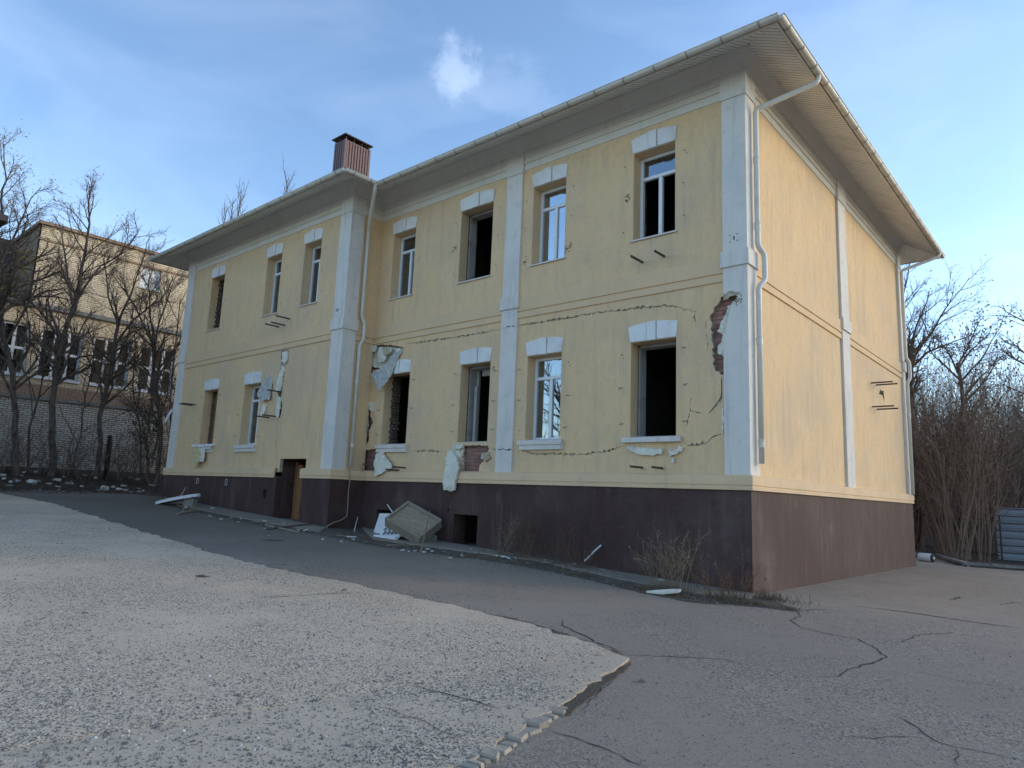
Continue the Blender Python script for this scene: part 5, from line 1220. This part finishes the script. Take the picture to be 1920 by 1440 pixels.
SB = dict(seg=(.4,.3,.25,.2), wan=(.07,.12,.15,.18), up=(.05,.03,.02,0), n=(9,5,3,2), start=(.2,.15,.1,.1), len=(.45,.5,.5,.5), rr=(.5,.5,.5,.5), ang=(.3,.9), max=2, split=1)
rg = random.Random(77); GT = 'dry shrubs of the thicket'
spots = []
for D, n in ((22,10),(24,10),(26,12),(29,12),(33,12),(40,10)):
    for i in range(n):
        px = 1700+(2080-1700)*(i+rg.uniform(.2,.8))/n; spots.append((px, D*rg.uniform(.96,1.05)))
for k, (px, D) in enumerate(spots):
    q = dep(px, 1000, D); x, y = float(q[0]), float(q[1]); z = h(x, y)+.04
    kpd = min(kp, key=lambda t: abs(t[0]-x))
    if y < kpd[1]+.5 and x > -.5: y = kpd[1]+.6+rg.uniform(0,1)
    if (x < .6 and y < YF+1.4) or (px > 1845 and D < 24.5): continue
    if x < -.4 and y < 14: y = 14+rg.random()
    T = thing('dry_shrub', 'leafless reddish-brown shrub with upright stems in the thicket', 'shrub', (x, y, z), GT)
    mbs = [MB(), MB()]; tips = []; hh = rg.uniform(4.9,6.9)*(1+.012*(D-20)*1.6)
    for s_ in range(rg.randint(8,12)):
        a = rg.uniform(0,6.28); d = np.array([math.cos(a)*.26, math.sin(a)*.26, 1]); 
        grow(mbs, (x+math.cos(a)*rg.uniform(0,.35), y+math.sin(a)*rg.uniform(0,.35), z-.05), d, hh*rg.uniform(.65,1.1), rg.uniform(.012,.03), 0, rg, SB, tips)
    wpart('stems', mbs[0], M['rtwig'], T); wpart('crown', mbs[1], M['rtwig'], T)
    if rg.random() < .75:
        mb = MB(); leaves(mb, tips, 240, .06, rg, .16); wpart('leaves', mb, M['dleaf'], T, kind='stuff')
# a far-off wood behind the thicket, one mass
mb = MB(); rg = random.Random(5); mt = MB()
for i in range(620):
    a = rg.uniform(-.75, .75); D = rg.uniform(48, 75); x = 4+math.sin(a)*D; y = -10+math.cos(a)*D
    if x < -3 and y < 34: continue
    z = h(x, y); H_ = rg.uniform(4.5, 7.5)
    for s_ in range(5):
        an = rg.uniform(0,6.28); tip = np.array([x+math.cos(an)*H_*.22, y+math.sin(an)*H_*.22, z+H_*rg.uniform(.7,1.05)]); b = np.array([x,y,z-.1]); mid = (b+tip)/2+np.array([rg.uniform(-.3,.3),rg.uniform(-.3,.3),0])
        mb.tube([b, mid, tip], [.06,.04,.012], 3, cap=False)
        for w_ in range(7):
            t = rg.uniform(.3,1); q = b+(tip-b)*t; e = q+np.array([rg.gauss(0,.6),rg.gauss(0,.6),rg.uniform(.1,.9)]); mb.tube([q, e], [.02,.008], 3, cap=False)
o = mb.build('far_wood', M['rtwig'], None); o['kind'] = 'stuff'; tag(o, 'far-off leafless brown wood behind the thicket', 'wood')
# iron fence at the back and the grey sheet-metal fence
FA = gp(1716, 1040, .05); 
fa = dep(1700, 1030, depth_of(gp(1751,1030,.05))); 
f0 = np.array(gp(1716,1034,.05)); f1 = np.array(gp(1868,1056,.05))
f0[1] += .9; f1[1] += 1.5; print('fence', f0, f1, 'kerb', kp); f0[2] = h(f0[0],f0[1])+.05; f1[2] = h(f1[0],f1[1])+.05
FE = thing('iron_fence', 'low dark iron fence with thin pickets in front of the thicket', 'fence', tuple(f0))
t = f1-f0; Lf = np.linalg.norm(t[:2]); n = int(Lf/.14)
for zz in (.18, 1.30): wpart('rail', MB().tube([f0+np.array([0,0,zz]), f1+np.array([0,0,zz])], .016, 4), M['iron'], FE)
PK = MB().tube([(0,0,0),(0,0,1.38)], .008, 4).mesh('picket', [M['iron']])
for i in range(n+1):
    o = obj('picket', PK, FE, loc=tuple(t*i/n))
for i in range(3):
    o = wpart('post', MB().box(-.025,.025,-.025,.025,-.15,1.45), M['iron'], FE); o.location = tuple(t*i/2)
s0 = np.array(gp(1870,1050,.05)); s1 = np.array(gp(2150,1072,.05)); s0[1] += .25; s1[1] += .25
s0[2] = h(s0[0],s0[1])+.03; s1[2] = h(s1[0],s1[1])+.03
SF = thing('sheet_metal_fence', 'blue-grey fence of horizontal profiled metal slats behind the kerb', 'fence', tuple(s0))
t = s1-s0; tl = np.linalg.norm(t[:2]); tn = np.array([t[1], -t[0], 0])/tl
print('sheet', s0, s1); htop = float(at(1870, 953, 1, s0[1])[2])-s0[2]; ns_ = 7
for i in range(ns_):
    z0 = .02+(htop-.02)*i/ns_; z1 = .02+(htop-.02)*(i+.93)/ns_; mb = MB()
    A = np.zeros(3); B_ = t.copy()
    prof = [(0,z0),(.035,z0+.015),(.045,(z0+z1)/2),(.012,z1-.01),(0,z1)]
    vv = [A+tn*o_+np.array([0,0,z]) for o_, z in prof]+[B_+tn*o_+np.array([0,0,z]) for o_, z in prof]
    k = len(prof); mb.add(vv, [(j,j+1,k+j+1,k+j) for j in range(k-1)]+[(0,k,2*k-1,k-1)]+[tuple(range(k)), tuple(range(k,2*k))])
    o = mb.build('slat', M['slat'], SF); o.location = (0,0,0)
mb = MB(); 
for f_ in (.02,.5,.98): q = t*f_-tn*.04; mb.box(q[0]-.03,q[0]+.03,q[1]-.03,q[1]+.03,-.15,htop+.02)
mb.build('post', M['iron'], SF)
o = MB().bevbox(-.03,tl,-.05,.02,htop-.005,htop+.03,.004).build('top_rail', M['slat'], SF); o.rotation_euler = (0,0,math.atan2(t[1],t[0]))
# trees standing across the yard, mirrored in the ground-floor window
for k, (x, y) in enumerate(((-15.5,-17.5),(-19,-20.5),(-23,-22),(-12.5,-19.5))):
    T = thing('yard_tree', 'bare tree across the yard facing the yellow house', 'tree', (x, y, h(x,y)), 'trees across the yard'); rg = random.Random(90+k); mbs = [MB(), MB()]; tips = []
    grow(mbs, (x,y,h(x,y)-.1), (0,0,1), 7.5, .16, 0, rg, dict(SP, n=(11,7,5,3), start=(.2,.2,.15,.1)), tips)
    wpart('trunk', mbs[0], M['bark'], T); wpart('crown', mbs[1], M['twig'], T)

# ------------------------------------------------------------------ debris, weeds, small things
def chunk(seed, sx, sy, sz):
    rg = random.Random(seed); mb = MB(); k = 5; vv = []
    for lv, (z, f_) in enumerate(((-.05,.9),(.5,1),(.95,.75))):
        for j in range(k): an = 6.283*j/k+rg.uniform(-.5,.5); r = f_*rg.uniform(.55,1.15); vv.append((sx*r*math.cos(an), sy*r*math.sin(an), sz*(z+rg.uniform(-.08,.08) if lv else z)))
    fs = [tuple(range(k))[::-1], tuple(range(2*k,3*k))]
    for lv in range(2):
        for j in range(k): fs.append((lv*k+j, lv*k+(j+1)%k, lv*k+k+(j+1)%k, lv*k+k+j))
    mb.add(vv, fs); return mb
CH = [chunk(200+i, .5, .35+.04*(i%4), .22+.06*(i%3)) for i in range(6)]
CHW = [c.mesh('rubble_piece', [M['rubble']]) for c in CH]; CHD = [c.mesh('rubble_piece', [M['rubbled']]) for c in CH]
rg = random.Random(8)
def piece(px, py, size, white, label, group, dz=.0, flat=1):
    p = gp(px, py, .02); x, y = float(p[0]), float(p[1])
    o = bpy.data.objects.new('rubble_piece', rg.choice(CHW if white else CHD)); col.objects.link(o); o.location = (x, y, h(x,y)+.02+dz)
    o.rotation_euler = (rg.uniform(-.15,.15), rg.uniform(-.15,.15), rg.uniform(0,6.28)); s_ = size; o.scale = (s_*rg.uniform(.8,1.3), s_*rg.uniform(.7,1.1), s_*rg.uniform(.7,1.1)*flat)
    tag(o, label, 'rubble', group); return o
G = 'white rubble on the soil under the trees'
for px, py, s_ in ((20,905,.2),(33,904,.26),(58,906,.38),(66,905,.2),(108,902,.3),(153,913,.18),(135,908,.14),(195,918,.35),(212,915,.2),(222,919,.28),(235,920,.26),(245,923,.12),(260,923,.2),(268,921,.15),(257,901,.35),(294,904,.25),(230,912,.16),(106,913,.14),(92,908,.2),(290,911,.16),(8,899,.2),(5,893,.22),(66,886,.18),(172,880,.22),(127,873,.18),(250,882,.3),(232,876,.22),(285,887,.2),(180,898,.2),(120,895,.14),(45,887,.2)):
    piece(px, py, s_, True, 'small pale lump of plaster rubble on the soil under the trees', G, flat=1.3)
for i in range(34):
    piece(rg.uniform(0,300), rg.uniform(878,922), rg.uniform(.08,.3), False, 'small grey lump of rubble on the soil under the trees', 'grey rubble on the soil under the trees')
G = 'white crumbs along the foot of the house'
for px, py, s_ in ((398,954,.16),(415,974,.12),(469,957,.13),(434,972,.1),(495,978,.14),(533,983,.16),(755,1033,.1),(766,1034,.08),(778,1033,.07),(795,1036,.14),(803,1030,.13),(810,1035,.12),(845,1047,.12),(883,1031,.16),(893,1037,.1),(918,1034,.1),(1022,1052,.1),(1076,1060,.12),(1130,1070,.1),(605,1012,.07),(662,1012,.1),(1292,1094,.1),(1240,1090,.16),(1382,1115,.07),(1396,1128,.08),(349,952,.12),(500,985,.1),(560,995,.1),(640,1016,.08)):
    piece(px, py, s_, True, 'small white crumb of foam or plaster at the foot of the yellow house', G)
G = 'dark stones on the yard'
for px, py, s_ in ((1204,1274,.06),(1232,1277,.025),(158,1157,.055),(467,1341,.03),(468,1350,.03),(466,1358,.035),(1290,1340,.02),(645,1113,.09),(1426,1418,.02),(1265,1186,.03),(505,1005,.1),(1290,1117,.05)):
    piece(px, py, s_, False, 'small dark stone lying loose on the yard paving', G, dz=.03 if (px < 1000 and py > 1100) else -.015)
G = 'dark crumbs of earth and mortar along the verge'
for i in range(46):
    t = rg.random(); px = 330+760*t; py = 952+46*min(1,t/.33) if t < .33 else 998+66*(t-.33)/.67
    piece(px+rg.gauss(0,6), py+rg.uniform(0,9), rg.uniform(.05,.14), False, 'small grey crumb of mortar on the verge below the brown plinth', G)
G = 'splinters of wood and trim along the verge'
for i in range(16):
    t = rg.random(); px = 360+720*t; py = 958+42*min(1,t/.33) if t < .33 else 1000+64*(t-.33)/.67
    q = gp(px, py, .02); an = rg.uniform(0,3.14); l_ = rg.uniform(.12,.4); mb = MB(); mb.bevbox(-l_/2, l_/2, -.014, .014, 0, .018, .003)
    o = mb.build('splinter', M['chipw'] if i % 3 else M['paper']); o.location = (float(q[0]), float(q[1]), h(q[0],q[1])+.03); o.rotation_euler = (0, rg.uniform(-.1,.1), an); tag(o, 'thin splinter of wood or trim on the verge below the brown plinth', 'splinter', G)
# bigger white blocks under the brick wall and a charred stump
for k, (px, py) in enumerate(((245,868),(254,872),(238,872),(262,870),(249,862))):
    o = piece(px, py, .5, k % 2 == 0, 'broken masonry block in the heap by the white brick wall', 'masonry heap by the brick wall')
st = gb(202, 872); T = thing('charred_stump', 'charred leaning timber post in front of the white brick wall', 'post', st)
mb = MB(); D = depth_of(st); rr = random.Random(2); pts = [np.array(st)-np.array([0,0,.1])]+[dep(*q, D) for q in ((203,850),(206,830),(207,816))]
mb.tube(pts, [.10,.09,.085,.07], 9); wpart('post_body', mb, M['blackp'], T); mb = MB(); mb.tube([dep(196,872,D), dep(201,845,D), dep(204,818,D)], [.05,.05,.04], 6); wpart('splinter', mb, M['bark'], T)

# white curved panel with a wooden stick at the wing corner
p = gp(335, 947, .02); Tn = thing('broken_sink_panel', 'curved white plastic panel lying on the asphalt with a stick on it', 'panel', (float(p[0]), float(p[1]), h(p[0],p[1])+.03), rz=.55)
mb = MB(); k = 18; ax_, bx_ = .62, .30
ring = [(ax_*math.cos(6.283*j/k)*(1.15 if math.cos(6.283*j/k) < 0 else 1), bx_*math.sin(6.283*j/k)) for j in range(k)]
inner_ = [(a*.78, b*.72) for a, b in ring]; tl_ = lambda a: .17+.22*a
vv = [(a,b,tl_(a)-.05) for a,b in ring]+[(a,b,tl_(a)+.035) for a,b in ring]+[(a,b,tl_(a)+.03) for a,b in inner_]+[(a*.9,b*.9,tl_(a)-.02) for a,b in inner_]+[(0,0,tl_(0)-.03)]
fs = [tuple(range(k))[::-1]]+[(r*k+j, r*k+(j+1)%k, (r+1)*k+(j+1)%k, (r+1)*k+j) for r in range(3) for j in range(k)]+[(3*k+j,3*k+(j+1)%k,4*k) for j in range(k)]
mb.add(vv, fs); o = mb.build('rim', M['paper'], Tn); o.location = (0,0,0)
o = MB().bevbox(-.15,.15,-.1,.1,-.05,.2,.02).build('concrete_block', M['rubbled']); o.location = (float(p[0])+.35*math.cos(.55), float(p[1])+.35*math.sin(.55), h(p[0],p[1])+.03); o.rotation_euler = (0,0,.55); tag(o, 'grey concrete block propping up the curved white panel', 'block')
o = MB().tube([(-.1,.02,.12),(.05,.06,.34),(.12,.05,.5)], [.02,.018,.012], 6).build('stick', M['chipw'], Tn)
def stick(p0, p1, r, ma, name, label, cat='stick', sides=5):
    c = np.array(p0, float); mb = MB(); d_ = np.array(p1)-c; mb.tube([(0,0,0), tuple(d_*.5+np.array([0,0,.004])), tuple(d_)], [r,r,r*.85], sides)
    o = mb.build(name, ma); o.location = tuple(c); tag(o, label, cat); return o
def gq(px, py, up=0.02): p = gp(px, py, .02); return np.array([p[0], p[1], h(p[0],p[1])+up])
stick(gq(333,963), gq(368,959,.05), .03, M['chipw'], 'plank', 'short brown plank on the dirt by the white panel', 'plank')
stick(gq(500,992), gq(585,985,.06), .02, M['bark'], 'branch', 'dark broken branch lying below the basement door', 'branch')
stick(gq(560,998), gq(500,986,.03), .02, M['chipw'], 'branch', 'thin grey lath lying across the dirt near the basement door', 'branch')
wp = lambda px, py, y: at(px, py, 1, y)
stick(gq(664,996,.0), wp(671,968,-.06), .012, M['pvc'], 'white_rod', 'short white rod leaning upright on the plinth by the inner corner', 'rod')
stick(wp(1096,1052,-.20), wp(1127,1022,-.06), .016, M['paper'], 'white_lath', 'white lath leaning on the brown plinth among dry weeds', 'lath')
stick(wp(738,964,-.12), wp(726,946,-.03), .014, M['pvc'], 'white_rod', 'white rod poking out over the brown wooden box', 'rod')
# dark wet patch: dead leaves on the asphalt
p = gp(380,1079,.055)
# white foam sheet in the verge near the corner
p = gq(1248,1113,.03); o = MB(); pl = [(-.27,-.04),(-.03,-.1),(.2,-.04),(.22,.07),(.03,.11)]
o.prism([(a,b,.02+.09*max(0,a)) for a,b in pl], (0,0,.03)); o = o.build('foam_sheet', M['foam']); o.location = tuple(p-np.array([0,0,.02])); o.rotation_euler = (.12,-.05,.35); tag(o, 'white wedge of foam sheet on the verge near the house corner', 'foam sheet')

# overturned chipboard box (drawer) leaning on rubble
bc = np.array([fx(775,985,-.62)[0], -.62]); B0 = thing('wooden_box', 'tilted brown wooden drawer box with a recessed chipboard bottom', 'box', (float(bc[0]), float(bc[1]), h(*bc)+.0), rz=0)
W, Hh, Dd = .98, .76, .24; parts = []
frm = MB(); t_ = .05
frm.bevbox(-W/2,W/2,-Dd/2,Dd/2,-Hh/2,-Hh/2+t_,.008); frm.bevbox(-W/2,W/2,-Dd/2,Dd/2,Hh/2-t_,Hh/2,.008); frm.bevbox(-W/2,-W/2+t_,-Dd/2+.003,Dd/2-.003,-Hh/2+t_,Hh/2-t_,.008); frm.bevbox(W/2-t_,W/2,-Dd/2+.003,Dd/2-.003,-Hh/2+t_,Hh/2-t_,.008)
fo = frm.build('frame', M['chipw'], B0); bo = MB().box(-W/2+t_,W/2-t_,-Dd/2+.05,-Dd/2+.065,-Hh/2+t_,Hh/2-t_).build('bottom_panel', M['chip'], B0)
li = MB(); li.box(W/2-t_-.03,W/2-t_,-Dd/2+.02,-Dd/2+.05,-Hh/2+t_,Hh/2-t_); li.box(-W/2+t_,W/2-t_,-Dd/2+.02,-Dd/2+.05,Hh/2-t_-.03,Hh/2-t_); lo = li.build('edge_trim', M['chipw'], B0)
for o in (fo, bo, lo): o.rotation_euler = (R(-57), R(22), R(16)); o.location = (0,0,.40)
o = MB().bevbox(-.32,.32,-.22,.22,-.1,.16,.03).build('concrete_block', M['rubbled']); o.location = (float(bc[0])+.03, float(bc[1])+.18, h(*bc)); tag(o, 'grey concrete block under the tilted wooden drawer box', 'block')
# white printed board and blue-white board in front of it
b1 = np.array([fx(727,1005,-.98)[0], -.98]); PB = thing('printed_board', 'white board printed with grey leaf shapes leaning below the wooden box', 'board', (float(b1[0]),float(b1[1]),h(*b1)), rz=.1)
mb = MB(); mb.bevbox(-.33,.33,-.012,.012,0,.42,.004); o1 = mb.build('sheet', M['paper'], PB); o1.rotation_euler = (R(-48),R(-6),0); o1.location = (0,0,.03)
rg = random.Random(6)
for r_ in range(2):
    for c_ in range(5 if r_ else 4):
        cx, cz = -.26+.125*c_+(.06 if r_ == 0 else 0), .17+.14*r_; an = rg.uniform(-.5,.5); poly = []
        for j in range(10): a = 6.283*j/10; u, v = .05*math.cos(a)*(1-.35*math.sin(a)), .075*math.sin(a); poly.append((cx+u*math.cos(an)-v*math.sin(an), -.0155, cz+u*math.sin(an)+v*math.cos(an)))
        m2 = MB(); m2.add(poly, [tuple(range(10))]); o = m2.build('leaf_print', M['print'], o1); o.location = (0,0,0)
mb = MB(); mb.bevbox(-.35,.3,-.07,-.0,-.02,.07,.01); o = mb.build('crumpled_edge', M['paper'], PB); o.rotation_euler = (0,0,.05); o.location = (0,-.0,.02)
b4 = np.array([fx(712,985,-.55)[0], -.55]); o = MB(); o.prism([(-.28,0,0),(.22,0,0),(.26,.02,.30),(.2,.03,.52),(-.3,.03,.5)], (0,.03,0)); o = o.build('white_board', M['paper']); o.location = (float(b4[0]),float(b4[1]),h(*b4)+.0); o.rotation_euler = (R(-14),0,R(-8)); tag(o, 'plain bluish-white board standing behind the printed board', 'board')
stick(gq(790,1030,.0), wp(806,958,-.55), .014, M['straw'], 'stick', 'thin straw-coloured stick leaning in front of the wooden box', 'stick')
stick(gq(725,1022,.02), gq(790,1024,.03), .012, M['straw'], 'stick', 'thin straw-coloured stick lying in front of the printed board', 'stick')
# canister by the kerb
cb = np.array(gp(1738,1052,.02)); cb[2] = h(cb[0],cb[1]); CN = thing('canister', 'white canister lying on its side with a black end beside the kerb', 'canister', tuple(cb), rz=-.25)
def cyl(x0, x1, r, k=20):
    return MB().tube([(x0,0,r),(x0+.02,0,r),(x1-.02,0,r),(x1,0,r)], [r*.93,r,r,r*.93], k)
cyl(-.22,.16,.125).build('body', M['paper'], CN, smooth=True); o = cyl(.155,.2,.128).build('black_end', M['blackp'], CN); o.location = (0,0,-.003); o = MB().tube([(.19,0,.125),(.215,0,.125)], .04, 12).build('spout', M['paper'], CN)
# white stray piece of trim on the wing's outer corner
q0, q1 = at(316,772,1,-1.15), at(307,790,1,-1.2)
mb = MB(); q0 = at(322,768,1,YWP); q1 = at(309,791,1,-1.35); d_ = q1-q0
mb.tube([q0, (q0+q1)/2, q1], .035, 4); mb.v = [(a,b,c-ZO) for a,b,c in mb.v]; wpart('hanging_trim', mb, M['paper'], HB)
# ------------------------------------------------------------------ dry weeds at the foot of the house
def weed(px, py, nst, hgt, spread, ma, seed, label, y=None, tips_n=0):
    p = gq(px, py, .0); rg = random.Random(seed); T = thing('dry_weed', label, 'weed', tuple(p), 'dry weeds along the plinth')
    mbs = [MB(), MB()]; tips = []
    S_ = dict(seg=(.12,.08,.06), wan=(.09,.16,.2), up=(.02,.0,-.03), n=(6,3,2), start=(.3,.2,.1), len=(.42,.5,.5), rr=(.6,.6,.6), ang=(.3,.9), max=2, split=1, rmin=.0028)
    for s_ in range(nst):
        a = rg.uniform(0,6.28); d = np.array([math.cos(a)*spread, math.sin(a)*spread*.6, 1]); o_ = rg.uniform(0,.14)
        grow(mbs, p+np.array([math.cos(a)*o_*1.4, math.sin(a)*o_*.5, -.03]), d, hgt*rg.uniform(.5,1.1), rg.uniform(.0035,.006), 0, rg, S_, tips)
    wpart('stalks', mbs[0], M[ma], T); wpart('twigs', mbs[1], M[ma], T, kind='stuff')
    mb = MB(); leaves(mb, tips, 60, .016, rg, .03); wpart('seed_heads', mb, M[ma], T, kind='stuff')
    mb = MB()
    for i in range(240):
        a = rg.uniform(0,6.28); r_ = abs(rg.gauss(0,.2)); b = p+np.array([math.cos(a)*r_*1.5, math.sin(a)*r_*.6, -.01]); l_ = rg.uniform(.06,.2); d = np.array([rg.gauss(0,.5),rg.gauss(0,.5),1]); e = b+d/np.linalg.norm(d)*l_; w_ = .004
        mb.add([b-np.array([w_,0,0]), b+np.array([w_,0,0]), e], [(0,1,2)])
    wpart('grass_tuft', mb, M['moss'], T, kind='stuff')
weed(938,1040,7,.85,.45,'straw',1,'pale fan of dry stalks beside the square basement opening')
weed(978,1046,9,1.0,.25,'rstraw',2,'reddish upright dry weed next to the pale fan of stalks')
weed(1012,1048,8,1.05,.3,'rstraw',3,'tall branching brown weed in the middle of the plinth')
weed(1045,1058,9,.8,.3,'rstraw',4,'brown dry weed with drooping seed heads before the white lath')
weed(1090,1066,8,.6,.5,'rstraw',5,'low spreading brown weed at the foot of the white lath')
weed(1242,1104,16,.85,.5,'straw',6,'large pale clump of dry stalks growing over the foam sheet')
weed(1262,1108,8,.9,.25,'straw',7,'upright straw-coloured stalks beside the large pale clump')
weed(1345,1122,12,.6,.5,'rstraw',8,'red-brown bushy weed near the house corner')
weed(1384,1126,16,.62,.6,'rstraw',9,'tangled red-brown weed right at the house corner')
weed(1445,1122,3,.22,.3,'rstraw',10,'tiny dark weed in the crack beside the side wall')
# dead grass on the verge
rg = random.Random(15); mb = MB()
vp = [g2(*q) for q in ((850,1046),(900,1046),(1000,1062),(1100,1083),(1200,1106),(1300,1126),(1400,1134),(1490,1146))]
for i in range(9000):
    s_ = rg.uniform(0, 1); k = min(len(vp)-2, int(s_*(len(vp)-1))); f_ = s_*(len(vp)-1)-k; x = vp[k][0]+(vp[k+1][0]-vp[k][0])*f_+rg.gauss(0,.07); y = vp[k][1]+(vp[k+1][1]-vp[k][1])*f_+.10+rg.gauss(0,.09)
    cl = .5+.5*math.sin(x*7)*math.sin(x*2.3+1)
    if rg.random() > cl*.9+.1 or y > -.3 and x < 0: continue
    z = h(x,y)+.0; l_ = rg.uniform(.02,.09)*(.5+cl); d = np.array([rg.gauss(0,.7),rg.gauss(0,.7),.7]); d = d/math.sqrt(d@d); w_ = .004
    a = rg.uniform(0,3.14); u = np.array([math.cos(a),math.sin(a),0])*w_; b = np.array([x,y,z])
    mb.add([b-u, b+u, b+d*l_], [(0,1,2)])
o = mb.build('dead_grass', M['moss'], None); o['kind'] = 'stuff'; tag(o, 'matted dead grass along the edge of the asphalt', 'grass')
# leaf litter on the soil
mb = MB(); rg = random.Random(16)
for i in range(6000):
    p = gp(rg.uniform(-40,305), rg.uniform(874,926), .02); x, y = p[0]+rg.gauss(0,.3), p[1]+rg.gauss(0,.3)
    if x > -19.6 : continue
    z = h(x,y)+.022; s_ = rg.uniform(.02,.05); a = rg.uniform(0,6.28); u = np.array([math.cos(a),math.sin(a),rg.uniform(-.3,.5)])*s_; v = np.array([-math.sin(a),math.cos(a),rg.uniform(-.2,.4)])*s_*.6; c = np.array([x,y,z+.01])
    mb.add([c-u, c-v, c+u, c+v], [(0,1,2,3)])
o = mb.build('leaf_litter', M['dleaf'], None); o['kind'] = 'stuff'; tag(o, 'brown leaf litter covering the soil under the trees', 'leaves')
# grit
def a_pad(rg):
    while True:
        py = 1440-(1440-985)*rg.random()**1.0; px = rg.uniform(0, 1150)
        lim = 230+(1180-230)*(py-985)/(1238-985) if py < 1238 else 1180-(py-1238)*1.54
        if px < lim-12: return px, py
o = grit('pad_grit', 9000, a_pad, .022, .004, .011, M['grit'], 1, parent=padroot)
o = grit('pad_grit', 700, a_pad, .022, .004, .009, M['rubble'], 2, parent=padroot)
def a_asp(rg): return rg.uniform(880,1920), rg.uniform(1160,1440)
def a_edge(rg):
    t = rg.random(); px = 500+650*t; return px+rg.gauss(0,14), 1066+172*t**1.15+rg.gauss(0,9)-4
o = grit('yard_grit', 1500, a_asp, .0, .003, .009, M['grit'], 3, parent=ground)
o = grit('yard_grit', 1800, a_edge, .0, .006, .016, M['grit'], 4, parent=ground)
def a_verge(rg):
    t = rg.random(); px = 310+1090*t; py = 945+ (1000-945)*min(1,t/.27) if t < .27 else 1000+(1130-1000)*(t-.27)/.73
    return px+rg.gauss(0,8), py+rg.gauss(0,6)
o = grit('yard_grit', 1500, a_verge, .01, .006, .02, M['grit'], 5, parent=ground)
